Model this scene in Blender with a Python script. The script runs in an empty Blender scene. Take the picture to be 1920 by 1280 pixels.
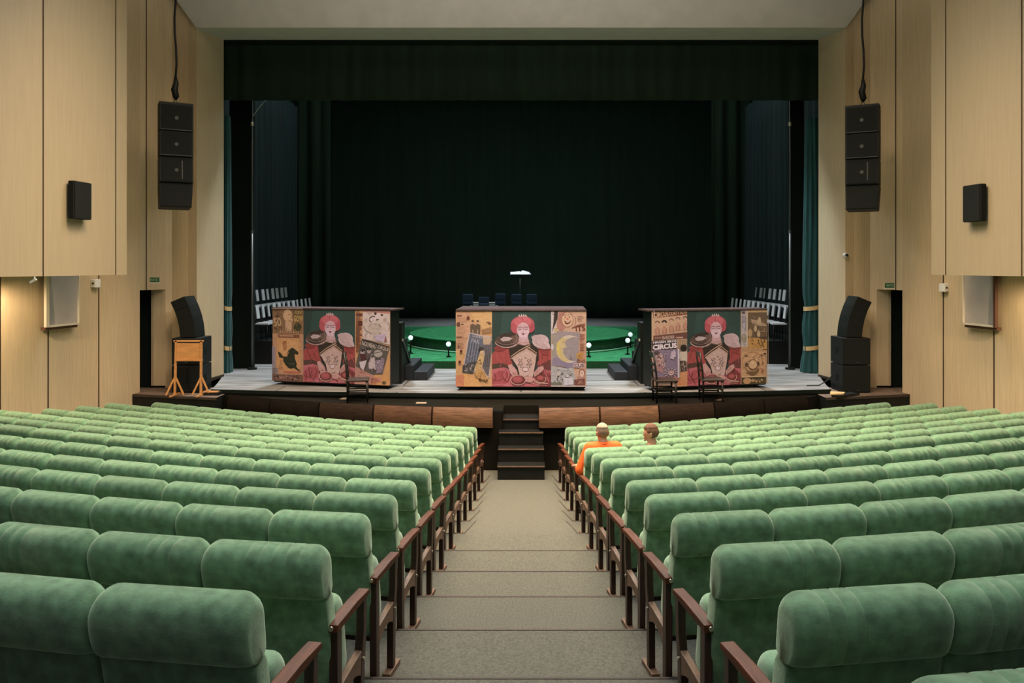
import bpy, bmesh, math, random
from mathutils import Vector, Matrix
random.seed(7)
SC = bpy.context.scene
COL = SC.collection
E = 3.736          # eye height above the front floor
F = 1500.0
CX, HY = 977.0, 500.0
def P(px, py, d): return Vector(((px-CX)/F*d, d, E-(py-HY)/F*d))
def s2l(c):
    c = c/255.0
    return c/12.92 if c <= .04045 else ((c+.055)/1.055)**2.4
def rgb(r, g, b): return (s2l(r), s2l(g), s2l(b), 1)

# ---------------------------------------------------------------- materials
MATS = {}
def mat(name, col, rough=.7, metal=0, noise=0, nscale=8, bump=0, bscale=60, sheen=0, emit=None, estr=0,
        stretch=(1,1,1), rand=0, spec=.5):
    if name in MATS: return MATS[name]
    m = bpy.data.materials.new(name); m.use_nodes = True
    nt = m.node_tree; b = nt.nodes['Principled BSDF']
    b.inputs['Base Color'].default_value = col
    b.inputs['Roughness'].default_value = rough
    b.inputs['Metallic'].default_value = metal
    b.inputs['Specular IOR Level'].default_value = spec
    if sheen:
        b.inputs['Sheen Weight'].default_value = sheen
        b.inputs['Sheen Roughness'].default_value = .45
        b.inputs['Sheen Tint'].default_value = (min(1,col[0]*2.5+.33), min(1,col[1]*2.2+.28), min(1,col[2]*2.5+.25), 1)
    if emit:
        b.inputs['Emission Color'].default_value = emit
        b.inputs['Emission Strength'].default_value = estr
    if noise or bump or rand:
        tc = nt.nodes.new('ShaderNodeTexCoord'); mp = nt.nodes.new('ShaderNodeMapping')
        mp.inputs['Scale'].default_value = stretch
        nt.links.new(tc.outputs['Object'], mp.inputs['Vector'])
        last = None
        if noise:
            n = nt.nodes.new('ShaderNodeTexNoise'); n.inputs['Scale'].default_value = nscale
            n.inputs['Detail'].default_value = 6
            nt.links.new(mp.outputs['Vector'], n.inputs['Vector'])
            r = nt.nodes.new('ShaderNodeValToRGB')
            r.color_ramp.elements[0].position = .3; r.color_ramp.elements[1].position = .7
            r.color_ramp.elements[0].color = (col[0]*(1-noise), col[1]*(1-noise), col[2]*(1-noise), 1)
            r.color_ramp.elements[1].color = (min(1,col[0]*(1+noise)), min(1,col[1]*(1+noise)), min(1,col[2]*(1+noise)), 1)
            nt.links.new(n.outputs['Fac'], r.inputs['Fac']); last = r.outputs['Color']
        if rand:
            oi = nt.nodes.new('ShaderNodeObjectInfo'); mr = nt.nodes.new('ShaderNodeMapRange')
            mr.inputs['To Min'].default_value = 1-rand; mr.inputs['To Max'].default_value = 1+rand
            nt.links.new(oi.outputs['Random'], mr.inputs['Value'])
            hs = nt.nodes.new('ShaderNodeHueSaturation')
            nt.links.new(mr.outputs['Result'], hs.inputs['Value'])
            if last: nt.links.new(last, hs.inputs['Color'])
            else: hs.inputs['Color'].default_value = col
            last = hs.outputs['Color']
        if last: nt.links.new(last, b.inputs['Base Color'])
        if bump:
            n2 = nt.nodes.new('ShaderNodeTexNoise'); n2.inputs['Scale'].default_value = bscale
            n2.inputs['Detail'].default_value = 4
            nt.links.new(mp.outputs['Vector'], n2.inputs['Vector'])
            bp = nt.nodes.new('ShaderNodeBump'); bp.inputs['Strength'].default_value = bump
            bp.inputs['Distance'].default_value = .01
            nt.links.new(n2.outputs['Fac'], bp.inputs['Height']); nt.links.new(bp.outputs['Normal'], b.inputs['Normal'])
    MATS[name] = m
    return m

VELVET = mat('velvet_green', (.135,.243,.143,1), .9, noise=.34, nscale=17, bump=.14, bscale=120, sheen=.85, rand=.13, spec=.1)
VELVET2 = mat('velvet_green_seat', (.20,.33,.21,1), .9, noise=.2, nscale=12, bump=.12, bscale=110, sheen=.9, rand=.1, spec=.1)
ARMW = mat('mahogany_armrest', (.080,.022,.008,1), .5, noise=.4, nscale=6, stretch=(8,1,8), rand=.2, spec=.2)
LEGW = mat('dark_leg_wood', (.035,.015,.009,1), .45, noise=.3, nscale=9, stretch=(6,6,1))
RAILW = mat('worn_rail_wood', (.14,.075,.045,1), .5, noise=.3, nscale=12)
BRASS = mat('pale_metal_bolt', (.55,.5,.4,1), .35, .8)
CARPET = mat('grey_beige_carpet', (.112,.112,.095,1), .95, noise=.25, nscale=70, bump=.5, bscale=260, spec=.1)
EDGE = mat('carpet_edge_strip', (.035,.022,.016,1), .7)
BLACKP = mat('black_paint', (.0055,.006,.0055,1), .55, noise=.3, nscale=5, spec=.3)
PITB = mat('pit_dark_cloth', (.0085,.0075,.005,1), .9, spec=.1)
BLACKM = mat('black_matte', (.007,.011,.009,1), .9, spec=.1)
DRAPE = mat('black_green_drape', (.021,.034,.024,1), .95, noise=.2, nscale=1.2, stretch=(4,4,.2), spec=.05)
BACKD = mat('backdrop_cloth', (.034,.056,.042,1), .95, noise=.1, nscale=1.2, stretch=(4,4,.2), spec=.05)
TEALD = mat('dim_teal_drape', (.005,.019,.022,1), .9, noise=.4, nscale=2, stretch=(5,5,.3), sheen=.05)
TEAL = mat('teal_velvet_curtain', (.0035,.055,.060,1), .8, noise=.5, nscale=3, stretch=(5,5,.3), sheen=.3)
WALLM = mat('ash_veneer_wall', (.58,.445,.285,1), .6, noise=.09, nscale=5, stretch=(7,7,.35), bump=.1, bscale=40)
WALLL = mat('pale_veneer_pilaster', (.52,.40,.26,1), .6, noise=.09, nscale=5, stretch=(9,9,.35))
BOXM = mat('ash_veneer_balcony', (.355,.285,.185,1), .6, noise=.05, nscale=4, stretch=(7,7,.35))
GROOVE = mat('groove_dark', (.045,.022,.010,1), .8)
CEIL = mat('grey_ceiling', (.46,.425,.375,1), .9, noise=.06, nscale=3, bump=.15, bscale=60)
STAGE = None
SPK = mat('speaker_black', (.0045,.006,.0055,1), .6, bump=.1, bscale=200, spec=.3)
SPKG = mat('speaker_grille', (.0075,.009,.0085,1), .8, bump=.3, bscale=350, spec=.2)
GREY = mat('mid_grey_metal', (.12,.12,.12,1), .4, .6)
WOODL = mat('orange_pine', (.52,.24,.08,1), .5, noise=.2, nscale=4, stretch=(1,1,6))
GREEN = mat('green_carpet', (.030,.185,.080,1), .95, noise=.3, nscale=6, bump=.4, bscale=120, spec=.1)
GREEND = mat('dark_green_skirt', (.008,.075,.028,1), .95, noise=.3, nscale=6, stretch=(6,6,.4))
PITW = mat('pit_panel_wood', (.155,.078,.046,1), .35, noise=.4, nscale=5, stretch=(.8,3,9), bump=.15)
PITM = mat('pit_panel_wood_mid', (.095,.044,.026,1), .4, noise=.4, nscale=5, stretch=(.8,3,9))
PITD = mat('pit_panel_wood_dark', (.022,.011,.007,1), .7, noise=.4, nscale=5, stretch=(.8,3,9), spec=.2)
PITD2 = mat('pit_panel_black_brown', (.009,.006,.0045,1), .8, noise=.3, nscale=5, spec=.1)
WHITE = mat('white_paint', (.75,.74,.72,1), .6)
GLOBE = mat('opal_globe', (.8,.85,.85,1), .3, emit=(.75,.9,.95,1), estr=.75)
NAVY = mat('navy_upholstery', (.035,.055,.12,1), .8, noise=.2, nscale=12)
PAPER = mat('white_sheet_music', (.9,.93,1,1), .7)
MAUVE = mat('mauve_cart_top', (.065,.040,.044,1), .7, noise=.3, nscale=6, spec=.3)
LGREY = mat('light_grey_seat', (.42,.42,.44,1), .7)
BOARD = mat('pale_pinkish_board', (.42,.37,.34,1), .5, noise=.06, nscale=3)
BOARDF = mat('cream_frame', (.66,.58,.46,1), .5)
BROWNF = mat("brown_frame", (.10,.042,.025,1), .5)
TIE = mat('gold_tie', (.62,.42,.20,1), .6)
STEPM = mat('navy_black_step', (.008,.012,.020,1), .6, noise=.2, nscale=9)
DCHAIR = mat('dark_chair_wood', (.010,.007,.006,1), .4, noise=.3, nscale=10)
DSEAT = mat('brown_chair_seat', (.035,.019,.014,1), .5)
APRONM = mat('apron_planks', (.15,.105,.08,1), .7, noise=.3, nscale=5, stretch=(3,1,1))

def stage_material():
    m = bpy.data.materials.new('grey_stage_planks'); m.use_nodes = True
    nt = m.node_tree; b = nt.nodes['Principled BSDF']
    tc = nt.nodes.new('ShaderNodeTexCoord')
    br = nt.nodes.new('ShaderNodeTexBrick')
    br.inputs['Scale'].default_value = 1
    br.inputs['Color1'].default_value = (.33,.33,.345,1); br.inputs['Color2'].default_value = (.25,.25,.26,1)
    br.inputs['Mortar'].default_value = (.07,.07,.075,1)
    br.inputs['Mortar Size'].default_value = .016
    br.inputs['Brick Width'].default_value = 5.0; br.inputs['Row Height'].default_value = .85
    n = nt.nodes.new('ShaderNodeTexNoise'); n.inputs['Scale'].default_value = 1.6; n.inputs['Detail'].default_value = 8
    mp = nt.nodes.new('ShaderNodeMapping'); mp.inputs['Scale'].default_value = (.6,3,1)
    nt.links.new(tc.outputs['Object'], mp.inputs['Vector']); nt.links.new(mp.outputs['Vector'], n.inputs['Vector'])
    r = nt.nodes.new('ShaderNodeValToRGB'); r.color_ramp.elements[0].position=.35; r.color_ramp.elements[1].position=.65
    r.color_ramp.elements[0].color=(.48,.46,.43,1); r.color_ramp.elements[1].color=(1,1,1,1)
    nt.links.new(n.outputs['Fac'], r.inputs['Fac'])
    mx = nt.nodes.new('ShaderNodeMix'); mx.data_type='RGBA'; mx.blend_type='MULTIPLY'; mx.inputs[0].default_value=1
    nt.links.new(tc.outputs['Object'], br.inputs['Vector'])
    nt.links.new(br.outputs['Color'], mx.inputs[6]); nt.links.new(r.outputs['Color'], mx.inputs[7])
    nt.links.new(mx.outputs[2], b.inputs['Base Color']); b.inputs['Roughness'].default_value=.6
    return m
STAGE = stage_material()

# ---------------------------------------------------------------- mesh builder
class MB:
    def __init__(s): s.v=[]; s.f=[]; s.m=[]; s.mats=[]; s.sm=[]
    def mi(s, m):
        if m not in s.mats: s.mats.append(m)
        return s.mats.index(m)
    def add(s, vs, fs, m, M=None, smooth=False):
        b = len(s.v); i = s.mi(m)
        for v in vs:
            v = Vector(v); s.v.append(M @ v if M else v)
        for f in fs: s.f.append([b+k for k in f]); s.m.append(i); s.sm.append(smooth)
        return s
    def box(s, c, d, m, rot=None, M=None):
        x,y,z = [k/2 for k in d]; T = Matrix.Translation(c)
        if rot: T = T @ rot
        if M: T = M @ T
        vs = [(-x,-y,-z),(x,-y,-z),(x,y,-z),(-x,y,-z),(-x,-y,z),(x,-y,z),(x,y,z),(-x,y,z)]
        return s.add(vs, [(0,3,2,1),(4,5,6,7),(0,1,5,4),(1,2,6,5),(2,3,7,6),(3,0,4,7)], m, T)
    def box2(s, a, b, m, M=None):
        return s.box([(a[i]+b[i])/2 for i in range(3)], [abs(a[i]-b[i]) for i in range(3)], m, None, M)
    def bar(s, p, q, w, h, m, up=(0,0,1)):
        p=Vector(p); q=Vector(q); d=q-p; L=d.length; d.normalize()
        u=Vector(up)
        if abs(d.dot(u))>.98: u=Vector((0,1,0))
        x=d.cross(u).normalized(); z=x.cross(d).normalized()
        R=Matrix((( x[0],d[0],z[0]),(x[1],d[1],z[1]),(x[2],d[2],z[2]))).to_4x4()
        return s.box((p+q)/2,(w,L,h),m,R)
    def tube(s, pts, r, m, n=8, caps=True):
        pts=[Vector(p) for p in pts]; rs = r if isinstance(r,(list,tuple)) else [r]*len(pts)
        vs=[]; fs=[]
        prev=None
        for i,p in enumerate(pts):
            d=(pts[min(i+1,len(pts)-1)]-pts[max(i-1,0)]).normalized()
            u=prev if prev is not None else (Vector((0,0,1)) if abs(d.z)<.9 else Vector((1,0,0)))
            x=d.cross(u)
            if x.length<1e-5: x=d.cross(Vector((0,1,0)))
            x.normalize(); y=x.cross(d).normalized(); prev=y
            for k in range(n):
                a=2*math.pi*k/n; vs.append(p+(x*math.cos(a)+y*math.sin(a))*rs[i])
        for i in range(len(pts)-1):
            for k in range(n):
                k2=(k+1)%n; fs.append((i*n+k,i*n+k2,(i+1)*n+k2,(i+1)*n+k))
        if caps: fs.append(tuple(range(n))[::-1]); fs.append(tuple((len(pts)-1)*n+k for k in range(n)))
        return s.add(vs,fs,m,None,True)
    def cyl(s, c, r, h, m, n=24, axis='z', smooth=True):
        a={'z':(0,0,1),'x':(1,0,0),'y':(0,1,0)}[axis]; a=Vector(a)
        c=Vector(c); vs=[];fs=[]
        R = Matrix.Identity(3) if axis=='z' else a.to_track_quat('Z','Y').to_matrix()
        for z in (-h/2,h/2):
            for k in range(n):
                t=2*math.pi*k/n; vs.append(c+R@Vector((r*math.cos(t),r*math.sin(t),z)))
        for k in range(n):
            k2=(k+1)%n; fs.append((k,k2,n+k2,n+k))
        s.add(vs,fs,m,None,smooth); s.add(vs,[tuple(range(n))[::-1],tuple(range(n,2*n))],m)
        return s
    def prism(s, poly, axis, a, b, m, M=None):
        # poly: 2-D points; axis: extrusion axis
        n=len(poly); vs=[]
        for t in (a,b):
            for (u,v) in poly:
                vs.append({'x':(t,u,v),'y':(u,t,v),'z':(u,v,t)}[axis])
        fs=[tuple(range(n))[::-1],tuple(range(n,2*n))]+[(k,(k+1)%n,n+(k+1)%n,n+k) for k in range(n)]
        return s.add(vs,fs,m,M)
    def sphere(s, c, r, m, n=16, M=None):
        vs=[];fs=[]; r = r if isinstance(r,(tuple,list)) else (r,r,r)
        for i in range(n//2+1):
            p=math.pi*i/(n//2)
            for k in range(n):
                t=2*math.pi*k/n; vs.append((c[0]+r[0]*math.sin(p)*math.cos(t),c[1]+r[1]*math.sin(p)*math.sin(t),c[2]+r[2]*math.cos(p)))
        for i in range(n//2):
            for k in range(n):
                k2=(k+1)%n; fs.append((i*n+k,(i+1)*n+k,(i+1)*n+k2,i*n+k2))
        return s.add(vs,fs,m,M,True)
    def mesh(s, name):
        me=bpy.data.meshes.new(name); me.from_pydata([tuple(v) for v in s.v],[],s.f)
        for m in s.mats: me.materials.append(m)
        me.polygons.foreach_set('material_index', s.m); me.polygons.foreach_set('use_smooth', s.sm)
        me.update()
        bm=bmesh.new(); bm.from_mesh(me); bmesh.ops.recalc_face_normals(bm, faces=bm.faces); bm.to_mesh(me); bm.free()
        return me
    def build(s, name, parent=None, bevel=0):
        o=bpy.data.objects.new(name, s.mesh(name)); COL.objects.link(o)
        if parent: o.parent=parent
        if bevel:
            b=o.modifiers.new('bevel','BEVEL'); b.width=bevel; b.segments=2; b.limit_method='ANGLE'; b.angle_limit=math.radians(40)
        return o

def tag(o, label, cat, group=None, kind=None):
    if label: o['label']=label
    if cat: o['category']=cat
    if group: o['group']=group
    if kind: o['kind']=kind
    return o
def thing(name, label, cat, loc=(0,0,0), rz=0, group=None, kind=None):
    o=bpy.data.objects.new(name,None); o.empty_display_size=.1; COL.objects.link(o)
    o.location=loc; o.rotation_euler=(0,0,rz)
    return tag(o,label,cat,group,kind)
def struct(o): o['kind']='structure'; return o
def dup(root, loc, rz, label=None, group=None):
    r=root.copy(); COL.objects.link(r); r.location=loc; r.rotation_euler=(0,0,rz)
    if label: r['label']=label
    if group: r['group']=group
    for ch in list(root.children):
        c=ch.copy(); COL.objects.link(c); c.parent=r
        for g in list(ch.children):
            d=g.copy(); COL.objects.link(d); d.parent=c
    return r

def rounded_sweep(mb, w, prof_h, prof_t, r, m, M, rend=.05, grooves=(), gd=.006, ncorner=5, seg=6, flat=False, bulge=0):
    """rounded box: cross-section (y thickness, z height) swept along x with rounded ends"""
    st=[]
    for k in range(seg+1):
        a=math.pi/2*k/seg; st.append((-w/2+rend*(1-math.cos(a)) if False else -w/2+rend*(1-math.sin(math.pi/2-a)) , rend*(1-math.sin(a))))
    st=[(-w/2+rend*(1-math.cos(math.pi/2*k/seg)), rend*(1-math.sin(math.pi/2*k/seg))) for k in range(seg+1)]
    mid=[]
    for g in grooves: mid += [(g-.008,0),(g-.003,gd*.8),(g,gd),(g+.003,gd*.8),(g+.008,0)]
    if not grooves: mid=[(0,0)]
    st = st + mid + [(-x,i) for x,i in reversed(st)]
    vs=[];fs=[]; n=4*(ncorner+1)
    for x,ins in st:
        hh=prof_h/2-ins*(.5 if flat else 1); zc=-ins*.5 if flat else 0; tt=prof_t/2-ins*(.55 if flat else min(1,prof_t/prof_h*1.6)); rr=max(.002,min(r,hh*.98,tt*.98))
        sec=[]
        for q,(sy,sz) in enumerate(((1,1),(-1,1),(-1,-1),(1,-1))):
            for k in range(ncorner+1):
                a=math.pi/2*k/ncorner+q*math.pi/2
                rz_=min(rr,.03) if (flat and sz<0) else rr
                sec.append((sy*(tt-rr)+rr*math.cos(a), sz*(hh-rz_)+rz_*math.sin(a)))
        full=[]
        for i_,(y_,z_) in enumerate(sec):
            full.append((y_,z_))
            if bulge and i_%(ncorner+1)==ncorner and i_//(ncorner+1)==1:
                y2,z2=sec[(i_+1)%len(sec)]
                for q_ in (1,2,3,4): full.append((y_+(y2-y_)*q_/5, z_+(z2-z_)*q_/5))
        for y_,z_ in full:
            if bulge and y_<0:
                y_-=bulge*max(0,1-((z_-hh*.25)/(hh*1.15))**2)*(hh/(prof_h/2))
            vs.append((x,y_,zc+z_))
        n=len(full)
    for i in range(len(st)-1):
        for k in range(n):
            k2=(k+1)%n; fs.append((i*n+k,i*n+k2,(i+1)*n+k2,(i+1)*n+k))
    fs.append(tuple(range(n))); fs.append(tuple((len(st)-1)*n+k for k in range(n)))
    return mb.add(vs,fs,m,M,True)

# ---------------------------------------------------------------- geometry of the rows
DN=lambda n: 2.63+.9*(n-1)
TOP={0:.92,1:1.066,2:1.224,3:1.364,4:1.514,5:1.661,6:1.794,7:1.922,8:2.072,9:2.222,10:2.350,11:2.470,12:2.580,13:2.686}
BH=1.05
FL=lambda n: E-TOP[n]-BH if n in TOP else E-.775-BH   # floor level of row n
RN=lambda n: 9.3+.2*n
XA=lambda n: .735+(13-n)*.0095
def sagf(n,x): return (.36+.010*n)*(x-2.2*(1-math.exp(-x/2.2)))
def slopef(n,x): return (.36+.010*n)*(1-math.exp(-x/2.2))
def row_y(n, X):
    X=abs(X); x0=XA(n)+.28
    return DN(n)+max(0, sagf(n,X)-sagf(n,x0))

# floor
def wallX(y): return 7.96+.15*(16.7-y)
mb=MB()
XS_out=[.85,1.2,1.7,2.3,3,3.8,4.6,5.4,6.2,7.0,7.8,8.6,9.5,10.6]
for n in range(-1,13):
    for s in (-1,1):
        xs=[0,.6,.72]+XS_out if n<7 else [.72]+XS_out
        yA=(lambda X,n=n: -1.0) if n<0 else (lambda X,n=n: row_y(n,X))
        yB=lambda X,n=n: row_y(n+1,X)
        for a,b in zip(xs[:-1],xs[1:]):
            z=FL(n); z2=FL(n+1)
            a_,b_=s*a,s*b
            mb.add([(a_,yA(a),z),(b_,yA(b),z),(b_,yB(b),z),(a_,yB(a),z)],[(0,1,2,3)],CARPET)
            mb.add([(a_,yB(a),z),(b_,yB(b),z),(b_,yB(b),z2-.02),(a_,yB(a),z2-.02)],[(0,1,2,3)],CARPET)
            if a<.9: mb.add([(a_,yB(a)-.018,z+.003),(b_,yB(b)-.018,z+.003),(b_,yB(b)+.003,z+.003),(a_,yB(a)+.003,z+.003),(b_,yB(b)+.003,z-.03),(a_,yB(a)+.003,z-.03)],[(0,1,2,3),(3,2,4,5)],EDGE)
        if n>=7 and n<13:   # platform ends running under the ramp
            y0,y1=DN(n),DN(n+1); z=FL(n)
            if n>7: mb.add([(s*.72,y0,z),(s*.5,y0,z),(s*.5,y1,z),(s*.72,y1,z)],[(0,1,2,3)],CARPET)
            mb.add([(s*.5,y1,z),(s*.72,y1,z),(s*.72,y1,z-.2),(s*.5,y1,z-.2)],[(0,1,2,3)],CARPET)
            mb.add([(s*.62,y1-.015,z+.003),(s*.76,y1-.015,z+.003),(s*.76,y1+.003,z+.003),(s*.62,y1+.003,z+.003)],[(0,1,2,3)],EDGE)
mb.add([(-.72,DN(7),FL(7)),(.72,DN(7),FL(7)),(.72,DN(8),FL(7)),(-.72,DN(8),FL(7))],[(0,1,2,3)],CARPET)
for n in range(8,14):
    y0,y1=DN(n),DN(n+1); z0,z1=FL(n-1),FL(n) if n<13 else 0.003
    a0,a1=.64,.56
    mb.add([(-a0,y0,z0),(a0,y0,z0),(a1,y1,z1),(-a1,y1,z1)],[(0,1,2,3)],CARPET)
    for s in (-1,1):
        mb.add([(s*a0,y0,z0),(s*a1,y1,z1),(s*a1,y1,z1-.2),(s*a0,y0,z0-.2)],[(0,1,2,3)],CARPET)
        mb.add([(s*a0,y0,z0+.003),(s*a1,y1,z1+.003),(s*(a1-.014),y1,z1+.003),(s*(a0-.014),y0,z0+.003)],[(0,1,2,3)],EDGE)
for s in (-1,1):
    xs=[0,.72]+XS_out
    for a,b in zip(xs[:-1],xs[1:]):
        ya=DN(13) if a<.8 else row_y(13,a); yb=DN(13) if b<.8 else row_y(13,b)
        mb.add([(s*a,ya,FL(13)),(s*b,yb,FL(13)),(s*b,20,FL(13)),(s*a,20,FL(13))],[(0,1,2,3)],CARPET)
struct(mb.build('floor'))

# ---------------------------------------------------------------- theatre seats
def lean(y0,z0,ang): return Matrix.Translation((0,y0,z0))@Matrix.Rotation(math.radians(ang),4,'X')
def headrest_mesh(gr):
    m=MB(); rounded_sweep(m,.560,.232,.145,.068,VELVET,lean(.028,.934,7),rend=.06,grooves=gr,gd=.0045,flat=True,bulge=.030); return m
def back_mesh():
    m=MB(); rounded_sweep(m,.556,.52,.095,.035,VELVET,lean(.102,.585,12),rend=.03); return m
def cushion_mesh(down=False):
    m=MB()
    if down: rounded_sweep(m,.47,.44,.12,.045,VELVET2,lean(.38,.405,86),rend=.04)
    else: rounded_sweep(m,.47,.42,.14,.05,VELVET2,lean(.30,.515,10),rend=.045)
    return m
def arm_parts(parent, x):
    fr=MB()
    # rear and front posts, lower rail with a curve, foot
    fr.prism([(.075,0),(.13,0),(.125,.66),(.068,.66)],'x',x-.02,x+.02,LEGW)
    fr.prism([(.37,.03),(.415,.03),(.425,.34),(.455,.50),(.455,.655),(.41,.655),(.405,.50),(.375,.36)],'x',x-.02,x+.02,LEGW)
    a=fr.build('arm_frame',parent,.004)
    rl=MB()
    pts=[]
    top=[];bot=[]
    for k in range(7):
        t=k/6; y=.12+t*.28; top.append((y,.385+.035*t)); bot.append((y,.33+.015*t-.055*(1-math.sin(math.pi*t))))
    rl.prism(top+bot[::-1],'x',x-.018,x+.018,RAILW)
    rl.build('side_rail',parent,.003)
    ft=MB(); ft.box((x,.40,.015),(.05,.20,.03),RAILW); ft.build('foot',parent,.003)
    bo=MB()
    bo.cyl((x,.40,.375),.009,.056,BRASS,10,'x')
    bo.build('bolt',parent)
    ar=MB()
    ar.prism([(.045,.655),(.05,.69),(.30,.695),(.47,.688),(.475,.66),(.3,.657)],'x',x-.029,x+.029,ARMW)
    ar.build('armrest',parent,.006)
    ec=MB(); ec.cyl((x,.043,.675),.011,.006,BRASS,10,'y'); ec.build('arm_end_cap',parent)
def make_seat(name, gr, arms, down=False):
    t=thing(name,'x','seat')
    back_mesh().build('backrest',t); h=headrest_mesh(gr).build('headrest',t)
    cushion_mesh(down).build('seat',t)
    br=MB(); br.box((0,.21,.30),(.50,.04,.06),LEGW); br.build('seat_bracket',t)
    for a in arms: arm_parts(t,a)
    return t
AX=.288
PLEATS=[(-.03,.03,.09,.15),(-.12,-.06,0,.10),(.03,.09,.15),(-.17,-.11,-.05),(-.06,.0,.06,.12,.18)]
protos={}
def get_proto(side, aisle, gi, down):
    key=(side,aisle,gi,down)
    if key not in protos:
        arms=[AX*side] + ([-AX*side] if aisle else [])
        protos[key]=[make_seat('theatre_seat', PLEATS[gi] if gi>=0 else (), arms, down), False]
    return protos[key]
ORD=['zeroth','aisle','second','third','fourth','fifth','sixth','seventh','eighth','ninth','tenth','eleventh','twelfth','thirteenth','fourteenth','fifteenth','sixteenth']
ROWN={13:'front row',0:'row closest to the camera'}
for n in range(1,13): ROWN[n]=ORD[14-n]+' row from the stage'
ROWN[13]='front row'
# how many seats per row: outer image limit
LIM={(13,-1):684,(13,1):684,(12,-1):775,(12,1):775,(11,-1):832,(11,1):832,(10,-1):896,(10,1):942,(9,-1):1010,(9,1):955}
nseats=0; SEATPOS={}
for n in range(13,-1,-1):
    for side in (-1,1):
        k=0; X=XA(n)+.284-.5715*.98
        if n==0 and side<0: continue
        while True:
            sx=1+.05*min(1,max(0,X-1)/5)
            th=math.atan(slopef(n,X+.3))
            X+=.5715*sx*math.cos(th)
            th=math.atan(slopef(n,X))
            Y=row_y(n,X)
            if n==0: Y+=.06
            outer=F*(X+.28*math.cos(th))/(Y+.28*math.sin(th))
            if (n,side) in LIM and outer>LIM[(n,side)]+12: break
            inner_px=F*(X-.28)/(Y)
            if inner_px>1110: break
            if X>wallX(Y)-.30: break
            if n==0 and k>0: break
            gi=-1
            if n<=6 and random.random()<(.8 if side>0 else .5): gi=random.randrange(5)
            down = (n==9 and side>0 and k<2)
            rz = side*th
            rz = th*side
            aisle=(k==0)
            pr=get_proto(side,aisle,gi,down)
            if aisle: pos='aisle seat'
            else: pos=ORD[k+1]+' seat from the aisle'
            blk='left block' if side<0 else 'right block'
            if n==0: lab='green velvet seat in the bottom right corner, closest to the camera'
            else: lab='green velvet %s, %s, %s'%(pos,ROWN[n],blk)
            if down: lab='green seat a person sits on, %s, %s, %s'%('on the aisle' if aisle else 'second in',ROWN[n],blk)
            loc=(side*X,Y-.0,FL(n))
            if not pr[1]:
                o=pr[0]; pr[1]=True; o.location=loc; o.rotation_euler=(0,0,rz); o['label']=lab
            else: o=dup(pr[0],loc,rz,lab)
            o['group']='green theatre seats, %s block'%('left' if side<0 else 'right')
            o.scale=(sx,1,1)
            SEATPOS[(n,side,k)]=(Vector(loc),rz)
            nseats+=1; k+=1
print('SEATS',nseats)

# ---------------------------------------------------------------- room shell
SZ=E-2.53      # stage level
AZ=E-2.62      # apron level
ZC=E+6.6
for side,nm in ((-1,'left'),(1,'right')):
    w=MB()
    # lower / upper wall with door opening; joints as grooves
    prof=[(2,wallX(2)),(16.7,7.96)]
    def wp(y): return side*wallX(y)
    w.add([(wp(-1),-1,-.2),(wp(16.7),16.7,-.2),(wp(16.7),16.7,ZC),(wp(-1),-1,ZC)],[(0,1,2,3)],WALLM)
    # above the door
    zd=E-.49
    a=(side*7.96,16.7); b=(side*7.69,17.3)
    w.add([(a[0],a[1],zd),(b[0],b[1],zd),(b[0],b[1],ZC),(a[0],a[1],ZC)],[(0,1,2,3)],WALLM)
    c=(side*7.60,17.42); d=(side*7.0,17.30)
    w.add([(b[0],b[1],-.2),(c[0],c[1],-.2),(c[0],c[1],ZC),(b[0],b[1],ZC)],[(0,1,2,3)],WALLM)
    w.add([(c[0],c[1],-.2),(d[0],d[1],-.2),(d[0],d[1],ZC),(c[0],c[1],ZC)],[(0,1,2,3)],WALLM)
    # joints
    for off in (709,792,887,977,1090,1230):
        if off==709:
            y=16.85; x=side*(7.90-.012); z0=zd
        else:
            t=(16.7*off-1500*7.96)/(225+off)
            y=16.7-t; x=side*(wallX(y)-.004); z0=-.1
        w.add([(x+side*.0015,y-.017,z0),(x-side*.0015,y+.017,z0),(x-side*.0015,y+.017,ZC),(x+side*.0015,y-.017,ZC)],[(0,1,2,3)],GROOVE)
    struct(w.build('wall_'+nm))
    # door recess : far reveal, head, unlit inside painted as black faces
    r=MB()
    r.box2((side*7.69,17.3,AZ+.05),(side*8.0,17.36,zd),WALLL)
    r.add([(side*7.96,16.7,zd),(side*7.69,17.3,zd),(side*8.6,17.3,zd),(side*8.6,16.7,zd)],[(0,1,2,3)],WALLM)
    r.add([(side*7.97,16.7,AZ-.1),(side*9.2,16.7,AZ-.1),(side*9.2,16.7,zd+.1),(side*7.97,16.7,zd+.1)],[(0,1,2,3)],BLACKM)
    r.add([(side*8.0,17.37,AZ-.1),(side*9.2,17.37,AZ-.1),(side*9.2,17.37,zd+.1),(side*8.0,17.37,zd+.1)],[(0,1,2,3)],BLACKM)
    r.add([(side*9.2,16.7,AZ-.1),(side*9.2,17.4,AZ-.1),(side*9.2,17.4,zd+.1),(side*9.2,16.7,zd+.1)],[(0,1,2,3)],BLACKM)
    struct(r.build('door_%d'%(1 if side<0 else 2)))
    # pilaster / proscenium jamb
    j=MB()
    j.prism([(side*7.0,17.27),(side*6.87,18.48),(side*7.5,18.48),(side*7.5,17.44)],'z',SZ-.02,E+5.6,WALLL)
    struct(j.build('trim_%d'%(1 if side<0 else 2)))
    bb=MB(); bb.prism([(side*6.99,17.26),(side*6.855,18.47),(side*6.9,18.47),(side*7.03,17.26)],'z',SZ,SZ+.05,EDGE)
    struct(bb.build('baseboard_'+nm))

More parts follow.
